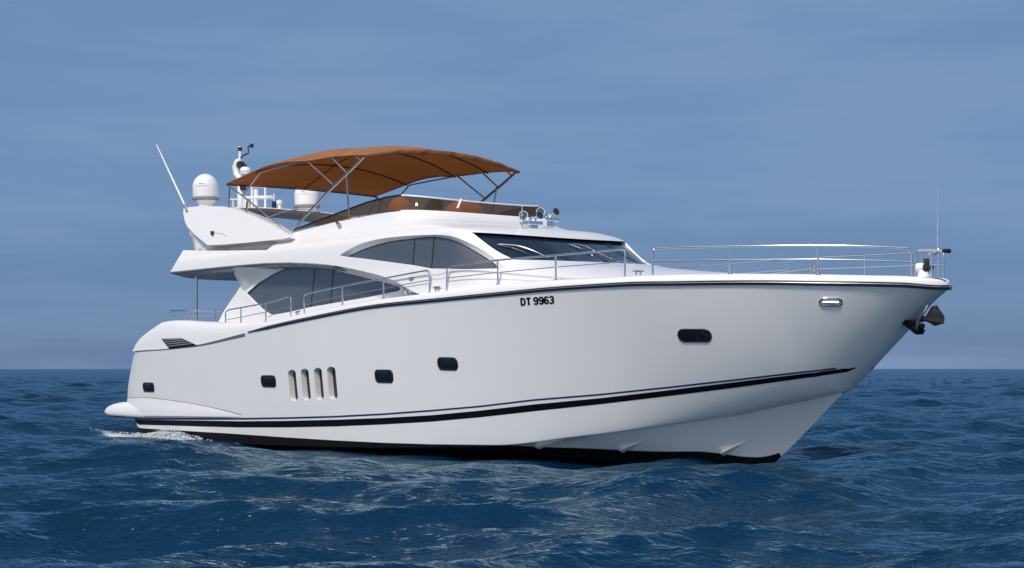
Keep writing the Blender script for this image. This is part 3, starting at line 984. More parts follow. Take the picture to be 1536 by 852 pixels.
A = [US.ev(np.array((u, WB))) for u in np.linspace(wc_b[0], 1, 40)]; B = [np.array(WSI.ev((u, WB - .01))) for u in np.linspace(wc_b[0], 1, 40)]
mb = MB(); mb.grid([A, B]); mb.mirror(); mb.build('windscreen_sill', GEL, wsc)
def wline(px, r, name, m, parent, off=.02):
    q = [WSI.hit(*p) for p in dens(px, 4)]
    mb = MB(); mb.tube([WSI.ev(a) + off * snormal(WSI, a) for a in q], r, 8)
    return mb.build(name, m, parent)
# mullions follow the glass from sill to brow, one either side of the centreline
for sgn in (1, -1):
    a = [WSI.ev((u, w)) + .006 * snormal(WSI, (u, w)) for u, w in zip(np.linspace(.66, .70, 14), np.linspace(WT, WB, 14))]
    b3 = [WSI.ev((u, w)) + .006 * snormal(WSI, (u, w)) for u, w in zip(np.linspace(.74, .75, 14), np.linspace(WT, WB, 14))]
    mb = MB(); mb.grid([a, b3])
    if sgn < 0: mb.V = flipy(mb.V)
    mb.build('windscreen_mullion', RUBBER, wsc)
wp = [[(748,369),(775,371.5),(797,378.5),(812,385),(822,390)], [(858,368.5),(878,373),(894,379),(912,386),(927,392)]]
for path in wp:
    w_ = wline([tuple(q) for q in smooth_path(path, 4)], .016, 'wiper', TUBE, wsc, off=.05)
    wline([(path[0][0] - 4, path[0][1] - .5), (path[1][0] - 6, path[1][1] + 2.2), (path[2][0] - 8, path[2][1] + 2.5)], .010, 'wiper_blade', RUBBER, w_, off=.03)

# ---- saloon side under the overhang
bD = lambda x, z: 2.40 - 0.10 * (z - 3.3) - 0.02 * np.maximum(0, x - 10) ** 1.5
SS = YSurf(bD); SSI = YSurf(lambda x, z: bD(x, z) - 0.05)
sal_win = [(370.5,439.7),(387,425),(410,411),(428,402.5),(441,398.7),(471,401.5),(501.7,405.5),(539,414),(574,423),(603,430.5),(598,436.6),(551,446),(504,454),(464,461),(434,468),(408,472.5),(396,464.8)]
sal_out = [(345,396),(352,413),(361,428.5),(354,440),(344,454),(335,468),(326,486),(326,500),(420,490),(560,462),(690,440),(690,425),(640,415),(600,405),(560,396),(500,388),(435,384),(390,386)]
P, Fs, Nn = fill(SS, hp(SS, sal_out, 6, True), [hp(SS, sal_win, 5, True)], step=(.25, .12))
sal = both('saloon_side', P, Fs, GEL, house, Nn)
P, Fs, Nn = fill(SSI, hp(SSI, sal_win, 5, True), step=(.25, .12))
P = [p_ * np.array([1, 1, 1]) for p_ in P]
SW = both('saloon_window', P, Fs, GLASS, sal, Nn)
A = [SS.ev(q) for q in hp(SS, sal_win, 5, True)]; B = [SSI.ev(q) for q in hp(SSI, sal_win, 5, True)]
mb = MB(); mb.grid([A + [A[0]], B + [B[0]]]); both_mb('window_reveal', mb, GEL, sal)
for a, c in (((472.5,402),(466.5,460.5)), ((500.5,405.5),(496,455.5))):
    edge_line(SSI, [a, c], .012, 'mullion', RUBBER, SW)
edge_line(SSI, sal_win[1:10], .010, 'window_gasket', RUBBER, SW)
# white frame bevel on the aft lower corner of the window
fr_o = [(365,441.5),(380,456),(395,470),(404,475)]; fr_i = [(370.5,439.7),(384,453.5),(396,464.8),(408,472.5)]
mb = MB(); A = [SS.ev(SS.hit(*q)) + np.array([0, -.02, 0]) for q in dens(fr_o, 5)]; B = [SS.ev(SS.hit(*q)) + np.array([0, -.015, 0]) for q in dens(fr_i, 5)]
A, B = resample(A, 12), resample(B, 12)
mb.grid([list(A + np.array([0, .03, 0])), list(A), list(B), list(B + np.array([0, .03, 0]))]); both_mb('window_frame', mb, GEL, sal)
# curved soffit between the overhang's edge and the saloon side
so = [(345,399.0),(370,396.8),(400,394.6),(435,393.6),(470,395),(500,398),(530,403.5),(560,410.6),(576,415.2),(594,422.5),(608,430.5),(622,438.5)]
si = [(361,430),(368,436.5),(384,421),(405,407.5),(430,398.5),(455,397.5),(501.7,402.5),(539,413),(574,423),(600,430.5),(614,440)]
A = resample([US.ev(US.hit(*q)) for q in dens(so, 4)], 60); 
si = resample(np.array(smooth_path(si, 4)), 60)
B = np.array([SS.ev(SS.hit(*q)) for q in si])
mb = MB(); rows = []
for f in np.linspace(0, 1, 8):
    lift = 0.10 * math.sin(math.pi * f)
    rows.append([a * (1 - f) + b3 * f + np.array([0, 0, lift * min(1, max(0, (11 - a[0]) / 4))]) for a, b3 in zip(A, B)])
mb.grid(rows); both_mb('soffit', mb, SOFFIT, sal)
# flat overhang above the cockpit, aft edge and upper deck
tipL, tipT = US.ev(US.hit(255.5, 408.3)), US.ev(US.hit(275, 375.4))
mb = MB()
edge = [US.ev(US.hit(*q)) for q in dens([(255.5,408.3),(300,403.6),(340,399.6),(370,397),(400,394.8),(435,394),(470,395.5),(500,398.5)], 6)]
G = []
for q in edge:
    G.append([np.array([q[0], q[1] * -f, q[2] + 0.01 - 0.16 * (1 - abs(f) ** 6)]) for f in np.linspace(-1, 1, 13)])
mb.grid(G)
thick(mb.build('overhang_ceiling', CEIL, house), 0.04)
mb = MB(); mb.grid([[np.array([q[0] - .18 * (1 - f * f), q[1] * -f, q[2]]) for f in np.linspace(-1, 1, 13)] for q in (tipL, (tipL + tipT) / 2, tipT)])
mb.build('overhang_end', GEL, house)
mb = MB(); eq = [US.ev(US.hit(*q)) for q in dens([(275,375.6),(300,376),(340,376),(400,375.2)], 6)]
mb.grid([[np.array([q[0], q[1] * -f, q[2]]) for f in np.linspace(-1, 1, 9)] for q in eq])
x1 = eq[-1][0]
mb.grid([[np.array([x, 2.3 * f, 5.0]) for f in np.linspace(-1, 1, 5)] for x in (x1 - .3, 9, 12.2)])
mb.build('flybridge_floor', FLOOR, house)
# saloon aft bulkhead, dark glass doors
xb = 6.4
mb = MB(); mb.box((xb, 0, 3.8), (.06, 4.2, 1.5)); mb.build('aft_bulkhead', GEL, house)
mb = MB(); mb.box((xb - .05, 0, 3.7), (.03, 2.6, 1.3)); mb.build('cockpit_door', GLASS, house)
# cockpit pole
q0, q1 = aty(-2.2, 294.5, 480), aty(-2.2, 294.5, 406)
mb = MB(); mb.tube([q0 - np.array([0, 0, .3]), q1 + np.array([0, 0, .08])], .04, 12); both_mb('overhang_post', mb, STEEL, yacht)

# ---- radar arch: two wings and the cross beam
bw = lambda x, z: 2.62 - 0.30 * (z - 5.1)
WS_ = YSurf(bw)
wing_px = [(275.3,313),(278,311.2),(290,310),(312,309.2),(333,309.6),(350,312.5),(375,321.5),(405,335.5),(433,351),(434,356),(425,358.5),(400,361),(370,364),(335,366.8),(311,367.6),(303,361),(291,351),(281,340),(277,331),(275.3,322)]
uvw = hp(WS_, wing_px, 5, True)
P, Fs, Nn = fill(WS_, uvw, step=(.25, .15))
wing = both('radar_arch', P, Fs, GEL, yacht, Nn)
# its thickness: edges turned inboard, the lower edge undercut
A = [WS_.ev(q) for q in uvw]
mb = MB()
B = []
for a in A:
    low = max(0, min(1, (5.45 - a[2]) / .3))
    B.append(a + np.array([0.10 * low, .30 + .06 * low, -.10 * low if a[2] < 5.45 else 0]))
mb.grid([A + [A[0]], B + [B[0]]])
k = len(mb.V); mb.V += B; mb.F.append(tuple(range(k, k + len(B))))
both_mb('arch_edge', mb, GEL, wing, angle=30)
# inner leg below the wing
leg = [(277,333),(281,343),(286,360),(291,376),(330,377),(406,376.5),(433,356),(400,352),(330,352),(295,345)]
bl = lambda x, z: 2.36 - .02 * (z - 5)
LS = YSurf(bl)
P, Fs, Nn = fill(LS, hp(LS, leg, 5, True), step=(.3, .15))
legs = both('arch_leg', P, Fs, GEL, wing, Nn)
for o in legs: thick(o, .25, -1)
# wing light
c = WS_.ev(WS_.hit(320, 349))
mb = MB(); mb.box(c + np.array([0, -.03, 0]), (.10, .06, .08)); mb.lathe(c + np.array([.02, -.04, -.07]), [(0, 0), (.035, 0), (.045, .05), (.03, .1), (0, .1)], 12)
both_mb('side_light', mb, DARKP, wing)
mb = MB(); mb.tube([c + np.array([.1, -.04, .02]), c + np.array([.5, -.05, -.03]), c + np.array([.75, -.05, -.14])], .007, 6); both_mb('light_bracket', mb, PLASTIC, wing)
# beam: an aerofoil slab athwart
mb = MB(); G = []
pc = [WS_.ev(WS_.hit(*q)) for q in ((285,311),(350,313.5))]
for f in np.linspace(-1, 1, 25):
    y = 2.28 * f
    x0 = 2.35 + .0 * abs(f); ch = 2.0 - 0.25 * (1 - abs(f))
    zc = 6.13 + .10 * (1 - f * f) - .03 * abs(f) ** 3
    row = []
    for a in np.linspace(0, 2 * math.pi, 25)[:-1]:
        cx, sz = math.cos(a), math.sin(a)
        row.append(np.array([x0 + ch / 2 + ch / 2 * cx, y, zc + (.055 if sz > 0 else .19) * np.sign(sz) * abs(sz) ** .8 - .045 * cx]))
    G.append(row + [row[0]])
mb.grid(G); beam = mb.build('arch_beam', GEL, yacht, angle=60)

# radomes
def radome(y, pxc, zt_, zb_):
    mbm = MB()
    base = aty(y, pxc, zb_); topp = aty(y, pxc, zt_)
    h = topp[2] - base[2]; r0 = h * 0.545
    prof = [(r0 * .98, .0), (r0, h * .05), (r0, h * .42)] + [(r0 * math.cos(a), h * .42 + h * .58 * math.sin(a)) for a in np.linspace(.08, math.pi / 2 - .02, 14)]
    mbm.lathe(base + np.array([0, 0, 0]), prof, 40)
    dome = mbm.build('satellite_dome', PLASTIC, yacht, angle=50)
    q = MB(); q.lathe(base - np.array([0, 0, h * .14]), [(r0 * .86, 0), (r0 * 1.06, h * .045), (r0 * 1.06, h * .10), (r0 * 1.0, h * .135)], 40); q.build('dome_rim', GREYP, dome, angle=30)
    q = MB(); q.lathe(base - np.array([0, 0, h * .14 + .30]), [(r0 * .62, 0), (r0 * .62, .2), (r0 * .82, .295)], 32); q.build('dome_pedestal', PLASTIC, dome, angle=40)
    # maker's plate: a thin dark band and small dark lettering blocks on the flank facing forward
    q = MB()
    for k, (a0, a1, zz, hh) in enumerate(((-62, -48, .52, .035), (-46, -36, .51, .03))):
        for a in np.linspace(a0, a1, 4)[:-1]:
            a, b4 = math.radians(a), math.radians(a + (a1 - a0) / 3 * .75)
            rr = r0 * 1.004 * (1 if zz < .42 else math.cos(math.asin(min(1, (zz - .42) / .58))))
            pts = [base + np.array([rr * math.cos(w), rr * math.sin(w), h * zz + d]) for w, d in ((a, 0), (b4, 0), (b4, h * hh), (a, h * hh))]
            q.add(pts + [p_ * 1 + (base - p_) * .01 for p_ in pts], [(0, 1, 2, 3), (7, 6, 5, 4)])
    q.build('dome_badge', DARKP, dome, smooth=False)
    q = MB(); q.tube([base + np.array([r0 * math.cos(a) * .992, r0 * math.sin(a) * .992, h * .44]) for a in np.radians(np.linspace(-80, -20, 14))], .006, 6); q.build('dome_seam', GREYP, dome)
    return dome
radome(-1.72, 308.5, 260.8, 296)
radome(1.72, 460.5, 273.5, 308)

# mast on the centreline
def C0(px, py, y=0.0): return aty(y, px, py)
m0 = C0(359, 314)
mast = MB(); mast.tube([C0(361,318), C0(361,268), C0(355.5,262), C0(354.5,250), C0(357,243), C0(361,240)], [.10,.10,.11,.12,.11,.07], 12)
mast_o = mast.build('mast', PLASTIC, yacht, angle=50)
q = MB(); q.tube([C0(360,241), C0(360,222)], .045, 10); q.build('mast_pole', PLASTIC, mast_o)
q = MB(); q.lathe(C0(360,226.5), [(.05,0),(.07,.02),(.06,.07),(.075,.10),(.05,.16),(0.01,.16)], 14); q.build('anchor_light', DARKP, mast_o)
q = MB(); q.lathe(C0(360,221.5), [(.03,0),(.07,.01),(.07,.04),(.01,.05)], 14); q.build('light_cap', PLASTIC, mast_o)
q = MB(); q.tube([C0(360,238), C0(365,233), C0(371,230.5), C0(373,229.5), C0(372,220.5), C0(377,218)], .022, 6); q.lathe(C0(377.5,218.5), [(.0,-.06),(.05,-.05),(.06,.04),(.0,.06)], 10); q.build('wind_vane', DARKP, mast_o)
q = MB(); q.lathe(C0(361,247), [(.02,-.12),(.11,-.08),(.12,.05),(.06,.1),(0,.1)], 16); q.tube([C0(361,248), C0(369,248.5)], .04, 8); q.build('loudhailer', DARKP, mast_o)
q = MB(); q.lathe(C0(368,257), [(0.02,-.10),(.14,-.09),(.17,.02),(.12,.11),(.02,.14)], 18); q.build('floodlight', PLASTIC, mast_o)
q = MB(); q.lathe(C0(364.5,280.5), [(0.02,-.1),(.09,-.07),(.1,.04),(.05,.09),(0.01,.09)], 16); q.tube([C0(364,275), C0(372,275.5)], .04); q.build('steaming_light', DARKP, mast_o)
# open white frame that carries the scanner
fr = MB()
for x0, y0 in ((378,.35),(378,-.35),(398,.35),(398,-.35)):
    fr.tube([aty(y0, x0, 316), aty(y0, x0, 279.5)], .035, 8)
for y0 in (.35, -.35):
    fr.tube([aty(y0, 377, 279.8), aty(y0, 399, 280.6)], .035, 8)
    fr.tube([aty(y0, 366, 297), aty(y0, 404, 296)], .035, 8)
frame = fr.build('scanner_frame', PLASTIC, yacht, angle=50)
q = MB(); a, b3 = C0(366, 297), C0(409, 296); q.tube([a, a * .5 + b3 * .5, b3], [.05,.06,.05], 8); q.build('radar_scanner', PLASTIC, frame)
q = MB(); q.tube([C0(370,313), C0(370,299)], .12, 14); q.tube([C0(384,314), C0(384,284)], .07, 12); q.build('scanner_post', PLASTIC, frame)
q = MB(); q.tube([C0(345,299.5), C0(357,299.5)], .03, 8); q.tube([C0(350,313), C0(350,299.5)], .03); q.build('tv_aerial', PLASTIC, yacht)
q = MB(); q.tube([C0(411,312), C0(411,302)], .06, 10); ga = q.build('gps_aerial', NAVY, yacht); q = MB(); q.tube([C0(411,302), C0(411,290.5)], .018, 6); q.build('aerial_whip', PLASTIC, ga)
q = MB(); q.lathe(C0(419.5,313), [(.05,0),(.05,.12),(.09,.14),(.09,.22),(.02,.25)], 14); q.build('gps_mushroom', PLASTIC, yacht)
# whip aerials
a0, a1 = aty(-2.3, 279.5, 313), aty(-2.3, 235, 217.5)
q = MB(); q.tube([a0, a0 * .5 + a1 * .5, a1], [.030, .024, .014], 8); wa = q.build('whip_aerial', PLASTIC, yacht)
q = MB(); q.tube([aty(-2.33, 280.5, 316.5), aty(-2.33, 277, 306)], .04, 8); q.build('aerial_mount', TUBE, wa)

# ---- flybridge screen, smoked; white trim along the front
SF = PSurf(lambda u, w: (lambda q: (q[0] - .12 * max(0, min(1, u + .2)), q[1] * 1.0, q[2]))(house_f(u, w)), HU, HW)
top_side = [(440,345.2),(470,333.5),(506,320),(550,303.6),(576,296.5),(590,294),(602.5,292.6)]
bot_side = [(602.5,314.8),(576,317.2),(550,322),(524,326.8),(480,337),(440,346)]
cu = SF.hit(602.5, 293)
ctop = cu[1]
print('screen corner', cu, SF.ev(cu))
sc_uv = hp(SF, top_side, 5)
front_top = [np.array((u, ctop - .10 * max(0, (u - cu[0])))) for u in np.linspace(cu[0], 1.0, 40)]
sc_uv += front_top[1:]
sc_uv += [np.array((1.0, w)) for w in np.linspace(front_top[-1][1], 6.85, 8)[1:]]
sc_uv += [np.array((u, 6.85)) for u in np.linspace(1.0, SF.hit(602.5, 315)[0], 40)[1:]]
sc_uv += [np.array((q[0], min(q[1], 6.9))) for q in hp(SF, bot_side, 5)[1:]]
P, Fs, Nn = fill(SF, sc_uv, step=(.1, .2), us=np.r_[np.arange(-10, 0, .2), np.arange(0.02, 1, .03)], vs=np.arange(5, 8, .25))
P, Fs, Nn = mirrored(P, Fs, Nn)
scr = obj('flybridge_screen', P, Fs, SMOKE, house, normals=Nn)
q = MB(); q.tube([SF.ev(a) for a in front_top], .022, 8); q.mirror(); q.build('screen_trim', PLASTIC, scr)
q = MB(); q.tube([SF.ev(a) for a in hp(SF, top_side, 5)], .02, 6); both_mb('screen_edge', q, RUBBER, scr)
q = MB(); q.tube([SF.ev(a) for a in hp(SF, [(567,299),(566,318)], 5)], .012, 6); both_mb('screen_mullion', q, RUBBER, scr)
for u0_, u1_ in ((.62, .58), (.62, .58)):
    pass
def screen_bar(px, parent):
    qq = [SF.hit(*p_) for p_ in dens(px, 4)]
    mbx = MB(); mbx.tube([SF.ev(a) + .012 * snormal(SF, a) for a in qq], .028, 6)
    return mbx.build('screen_stay', PLASTIC, parent)
screen_bar([(691.3,299),(685.5,313.5)], scr)
screen_bar([(772.5,304.5),(761,320)], scr)

# flybridge furniture seen through the screen
def covered(c, sx, sy, h, name):
    mbx = MB(); G = []
    for z, k in ((0, 1), (.55, .96), (.8, .78), (.95, .45), (1, .08)):
        G.append([np.array([c[0] + sx * k * math.cos(a) * abs(math.cos(a)) ** -.3, c[1] + sy * k * math.sin(a) * abs(math.sin(a) + 1e-9) ** -.3, c[2] + h * z]) for a in np.linspace(0.01, 2 * math.pi + .01, 25)])
    mbx.grid(G); return mbx.build(name, CREAM, yacht)
c = SF.ev(SF.hit(728, 316)); covered((c[0] - .75, c[1] + .1, 5.0), .36, .62, .80, 'helm_cover')
c = SF.ev(SF.hit(602, 314)); covered((c[0] - .7, c[1] + .55, 5.0), .3, .3, .85, 'seat_cover')
mb = MB(); mb.lathe((11.0, -.6, 5.62), [(.26, 0), (.285, .02), (.26, .04), (.24, .02)], 24, axis=(-.8, 0, .5)); mb.tube([(11.0, -.6, 5.62), (11.3, -.6, 5.3)], .04); mb.build('steering_wheel', DARKP, yacht)
mb = MB(); mb.box((11.45, -.4, 5.25), (.5, 2.4, .5)); bev(mb.build('helm_console', DARKP, yacht), .06)

# ---- canopy
ynear = 2.5
ce_px = [(340,275.5),(355,269),(370,262.3),(385,255.5),(400,249.4),(415,245.2),(430,242.8),(445,242.2),(461,241.2),(480,238.2),(500,235.0),(524,233),(548,232.3)]
ce = [aty(-ynear, *q) for q in ce_px]
czx = pchip([q[0] for q in ce], [q[2] for q in ce])
xa_, xb_ = ce[0][0], ce[-1][0]
CROWN = pchip([0, .12, .25, .5, .75, 1], [.05, .22, .37, .52, .47, .29])
def can(u, v):
    """u 0..1 aft to front, v -1..1 across"""
    x = xa_ + (xb_ - xa_) * u
    edge = float(czx(x))
    crown = float(CROWN(u))
    sag = 0.018 * abs(math.sin(u * math.pi * 4)) * (1 - v * v)
    xx = x - 0.10 * (1 - v * v) * (u > .999) * 0 + .10 * (1 - v * v) * (u - .5)
    return np.array([xx, ynear * v, edge + crown * (1 - abs(v) ** 2.1) - sag * 1.0])
mb = MB(); mb.grid([[can(u, v) for v in np.linspace(-1, 1, 49)] for u in np.linspace(0, 1, 61)])
canopy = thick(mb.build('canopy', CANVAS, yacht, angle=60), .018)
# rolled hem with a folded flap along the front
q = MB(); rr = []
for v in np.linspace(-1, 1, 60):
    e = can(1, v); n = .55 + .45 * (1 - v * v)
    wob = .012 * math.sin(v * 37) + .01 * math.sin(v * 19 + 1)
    rr.append([e + np.array([-.05, 0, .015]), e + np.array([.02 + wob, 0, .0]), e + np.array([.025 + wob * .5, 0, -.05 * n]), e + np.array([.0 + wob, 0, -.10 * n + wob]), e + np.array([-.05, 0, -.11 * n])])
q.grid(rr); thick(q.build('canopy_valance', CANVAS, canopy), .012)
for v0 in (-1, 1):
    q = MB(); q.tube([can(u, v0) for u in np.linspace(0, 1, 40)], .016, 6); q.build('canopy_hem', CANVAS, canopy)
SEAMC = mat('canvas_seam', (0.10, 0.035, 0.014), 0.9)
for u in (.235, .58, .80, .0):
    q = MB(); q.tube([can(u, v) - np.array([0, 0, .035]) for v in np.linspace(-1, 1, 33)], .018, 6); q.build('canopy_hoop', SEAMC, canopy)
q = MB(); q.tube([can(u, 0.0) - np.array([0, 0, .03]) for u in np.linspace(0, 1, 33)], .012, 6); q.build('canopy_seam', SEAMC, canopy)
# frame, both sides
def NY(px, py, y=-2.46): return aty(y, px, py)
foot = aty(-2.28, 435.5, 349)
tubes = [([foot, NY(490,290), NY(530,251.5), NY(547.5,233.5)], .034), ([aty(-2.30, 432, 349.5), NY(363.5,293.5), NY(340,276.5)], .022),
         ([NY(363.6,294), NY(391,257.8), NY(423,250.2), NY(461,241.8)], .022), ([aty(-2.30, 343.7, 316), NY(344.5,277)], .022),
         ([NY(461,242), NY(499.4,276.5)], .024), ([NY(497,235.5), NY(519,258)], .024), ([NY(519,258), aty(-2.3, 524, 326)], .022), ([NY(533,233), NY(540,239.5)], .022),
         ([aty(-2.30, 369, 326), aty(-2.38, 370, 315), NY(371,302)], .028)]
canopy_frames = []
for pts, r_ in tubes:
    q = MB(); q.tube(pts, r_, 8); both_mb('canopy_strut', q, TUBE, canopy)
q = MB(); q.tube(smooth_path([aty(-2.3, 388,334), aty(-2.1, 405,325.5), aty(-1.9, 430,317), aty(-1.7,455,313.5), aty(-1.5, 480,318)], 5), .018, 6); both_mb('flybridge_handrail', q, TUBE, yacht)
q = MB(); q.tube([aty(-2.2, 487,325), aty(-2.25, 503,332), aty(-2.42, 509,337)], [.02, .025, .045], 8); both_mb('strut_foot', q, TUBE, canopy)

# ---- horns and searchlights on the brow
def horn(c, d, L, r1, mb):
    c = np.array(c); d = np.array(d, float); d /= np.linalg.norm(d)
    mb.lathe(c, [(.02, -.05), (.07, -.04), (.085, .02), (.07, .08), (.04, .11), (.045, L * .6), (r1 * .65, L * .8), (r1, L), (r1 * .9, L), (r1 * .3, L * .9)], 16, axis=d)
for (px, py, y) in ((797, 333, -.45), (822, 327.5, .55)):
    b0 = aty(y, px, py)
    zz = b0[2]
    mb = MB(); mb.box(b0 + np.array([0, 0, -.03]), (.30, .46, .09)); mb.box(b0 + np.array([0, 0, -.12]), (.18, .26, .18))
    hs = bev(mb.build('horn_bracket', CHROME, yacht), .012)
    for k, (dy, dd) in enumerate(((-.17, (.75, -.6, .22)), (.15, (.9, -.1, .30)))):
        q = MB(); horn(b0 + np.array([-.12, dy, .06]), dd, .30, .105, q); hq = q.build('horn', CHROME, hs, angle=50)
        d = np.array(dd) / np.linalg.norm(dd); q = MB(); q.lathe(b0 + np.array([-.12, dy, .06]) + d * .295, [(.0, .0), (.085, .002), (.085, .008), (0, .008)], 16, axis=d); q.build('horn_mouth', DARKP, hq)
q = MB(); q.tube([aty(-1.0, 783, 341), aty(-1.0, 783.2, 309)], [.022, .012], 6); q.lathe(aty(-1.0, 783, 326.5), [(.01, -.08), (.07, -.05), (.08, .03), (.03, .08)], 12); q.build('brow_aerial', CHROME, yacht)

# ---- guard rails: top rail and legs, stanchions and a middle wire as sub-parts
bg_ = lambda x, z: np.maximum(bs(x) - .13, .0)
def RP(px, py): return onb(bg_, px, py)
rails = [  # top path, stanchions (foot, head), middle wire
    ([(338.5,486),(338.5,471),(341,466.5),(350,463.6),(399,454.5),(428,446.2),(434,446),(436.5,450),(436.5,475)], [((361.8,485),(361.8,461)),((399,482.5),(399,454.8))], [(339,480),(362,475.5),(399,468),(436.5,459.5)]),
    ([(456.8,471),(456,446),(458,442),(463,439.6),(514,429),(575.5,417.6),(634,406.6),(641,407.2),(644.6,411.5),(644.3,438.5)], [((514,458.5),(514,429.5)),((575.5,447.5),(575.5,418))], [(456.5,457),(514,443.5),(575.5,433),(607,426.5),(644.5,420)]),
    ([(670,435),(670.8,406),(672.4,402),(677,399.4),(743.6,390.6),(840,382.2),(900,377),(929,374.6),(935.5,375.6),(937.6,380),(937.2,414.5)], [((747,426),(747,391)),((834,419.5),(834,382.8))], [(670.8,417),(747,408.6),(840,400),(937.5,392.6)]),
    ([(979,412),(979.6,380),(981.5,375),(987,372.2),(1040,370.6),(1096,369.5),(1160,368.5),(1226.5,368),(1300,369.4),(1355,371.8),(1363,373.6),(1367,380),(1367.3,414)], [((1095.6,410.5),(1095.6,370)),((1227,411.2),(1227,368.4))], [(979.6,391.6),(1096,389.8),(1226.5,388.8),(1300,390.4),(1367.2,393)]),
]
M3 = np.array([1, -1, 1])
for k, (top, posts, wire) in enumerate(rails):
    pt = smooth_path([RP(*q) for q in top], 4)
    q = MB(); q.tube(pt, .019, 8); rr = both_mb('guard_rail', q, STEEL, gunwale)
    for a, b3 in posts:
        A = RP(*a); Bp = RP(*b3); Bp = np.array([A[0], A[1] + .0, Bp[2]])
        q = MB(); q.tube([A - np.array([0, 0, .03]), Bp], [.021, .018], 8); q.lathe(A - np.array([0, 0, .02]), [(.05, 0), (.05, .02), (.025, .035)], 10); both_mb('stanchion', q, STEEL, rr)
    q = MB(); q.tube([RP(*w) for w in dens(wire, 12)], .010 if k < 3 else .013, 6); both_mb('middle_rail', q, STEEL, rr)
# gate wires between the sections
for a, c in (((645,412),(670.8,408)), ((938,393),(979.5,392))):
    A, Bq = RP(*a), RP(*c); q = MB(); q.tube([A * (1 - f) + Bq * f - np.array([0, 0, .03 * math.sin(math.pi * f)]) for f in np.linspace(0, 1, 9)], .006, 5); both_mb('gate_wire', q, TUBE, gunwale)
# cockpit rail on the quarter
ck = lambda px, py: aty(-2.35, px, py)
q = MB(); q.tube(smooth_path([ck(255.5,482), ck(255.5,468), ck(258,466), ck(285,465.8), ck(318,466), ck(322,468), ck(322,482)], 4), .02, 8); cr_ = both_mb('cockpit_rail', q, STEEL, gunwale)
q = MB(); q.tube([ck(286,482), ck(286,466)], .016, 8); q.tube([ck(256,473.5), ck(322,473.5)], .010, 6); both_mb('cockpit_stanchion', q, STEEL, cr_)
q = MB(); q.tube(smooth_path([ck(324,466), ck(332,466.5), ck(335,470), ck(335.5,482)], 4), .02, 8); both_mb('cockpit_grab_rail', q, STEEL, gunwale)
c = any_hit(228, 491); mb = MB(); mb.box(c + np.array([.0, .1, .03]), (.4, .12, .05)); bev(mb.build('stern_step', GREYP, gunwale), .015)

# bow pulpit
BP = lambda px, py: aty(-.10, px, py)
q = MB(); q.tube(smooth_path([BP(1374,413), BP(1374.5,381), BP(1376,376.5), BP(1381,374.4), BP(1406,375), BP(1414,376)], 4), .022, 8)
pul = both_mb('bow_pulpit', q, STEEL, gunwale)
q = MB(); q.tube([aty(-.12, 1397.5, 415), aty(-.12, 1397.5, 379)], .02, 8); q.tube([aty(-.1, 1392, 381), aty(-.1, 1404, 376)], .018, 6); both_mb('pulpit_post', q, STEEL, pul)
a = BP(1414, 376.3); q = MB(); q.tube([a * np.array([1, f, 1]) + np.array([.06 * (1 - f * f), 0, 0]) for f in np.linspace(-1, 1, 12)], .038, 10); q.build('pulpit_bumper', RUBBER, pul[0])
q = MB(); q.tube([aty(0, 1406.6, 376), aty(0, 1406.2, 277)], [.016, .011], 6); q.build('jackstaff', STEEL, gunwale)
c0, c1 = aty(-.1, 1376.5, 401.5), aty(-.1, 1387.5, 401.5)
q = MB(); q.tube([c0, c1], .085, 14); q.tube([aty(-.1, 1384, 402), aty(-.1, 1385, 416)], [.06, .12], 12); bl_ = q.build('bow_searchlight', PLASTIC, gunwale, angle=40)
q = MB(); q.tube([c1, aty(-.1, 1391, 401.5)], .088, 14); q.tube([aty(-.1, 1390, 402), aty(-.1, 1389.5, 388)], .05, 8); q.tube([aty(-.1, 1390, 401), aty(-.1, 1400, 401)], .03, 8); q.build('searchlight_face', DARKP, bl_)
# low handrail on the foredeck beyond the near rail
q = MB(); q.tube([aty(.9, 1152, 411), aty(.9, 1185, 406.5), aty(.9, 1218, 402)], .016, 6); q.lathe(aty(.9, 1221, 401.5), [(.0, -.08), (.05, -.07), (.05, .05), (0, .06)], 10); q.build('hatch_stay', TUBE, deck)

# cleats along the deck edge
for a, c in (((442.5,468.5),(450,466.5)), ((650,431),(661,430)), ((949.5,406.5),(965.5,406.5))):
    A, Bq = RP(*a), RP(*c)
    if np.linalg.norm(Bq - A) > .5: Bq = A + (Bq - A) * .5 / np.linalg.norm(Bq - A)
    q = MB(); q.tube([A, A * .5 + Bq * .5, Bq], [.014, .02, .014], 8)
    for f in (.3, .7): s_ = A * (1 - f) + Bq * f; q.tube([s_, s_ - np.array([0, 0, .075])], .018, 8)
    both_mb('mooring_cleat', q, STEEL, gunwale)
# winch gear at the forward end of the side deck, small lamp above it
A = aty(-2.62, 609, 433)
q = MB(); q.lathe(A - np.array([0, 0, .12]), [(.07, 0), (.07, .06), (.045, .09), (.06, .15), (.06, .18), (.01, .18)], 14); q.tube([A + np.array([-.15, -.03, .04]), A + np.array([.18, -.03, .05])], .025, 8); q.lathe(A + np.array([.16, 0, -.1]), [(.05, 0), (.05, .12), (.02, .16)], 12); both_mb('deck_winch', q, CHROME, gunwale, angle=40)
uv = US.hit(617.5, 417.8); c = US.ev(uv); q = MB(); q.lathe(c, [(.09, -.01), (.09, .015), (.06, .03), (.01, .03)], 16, axis=snormal(US, uv)); q.V = [np.array([v[0], v[1], c[2] + (v[2] - c[2]) * .45]) for v in q.V]; both_mb('courtesy_lamp', q, GREYP, house)

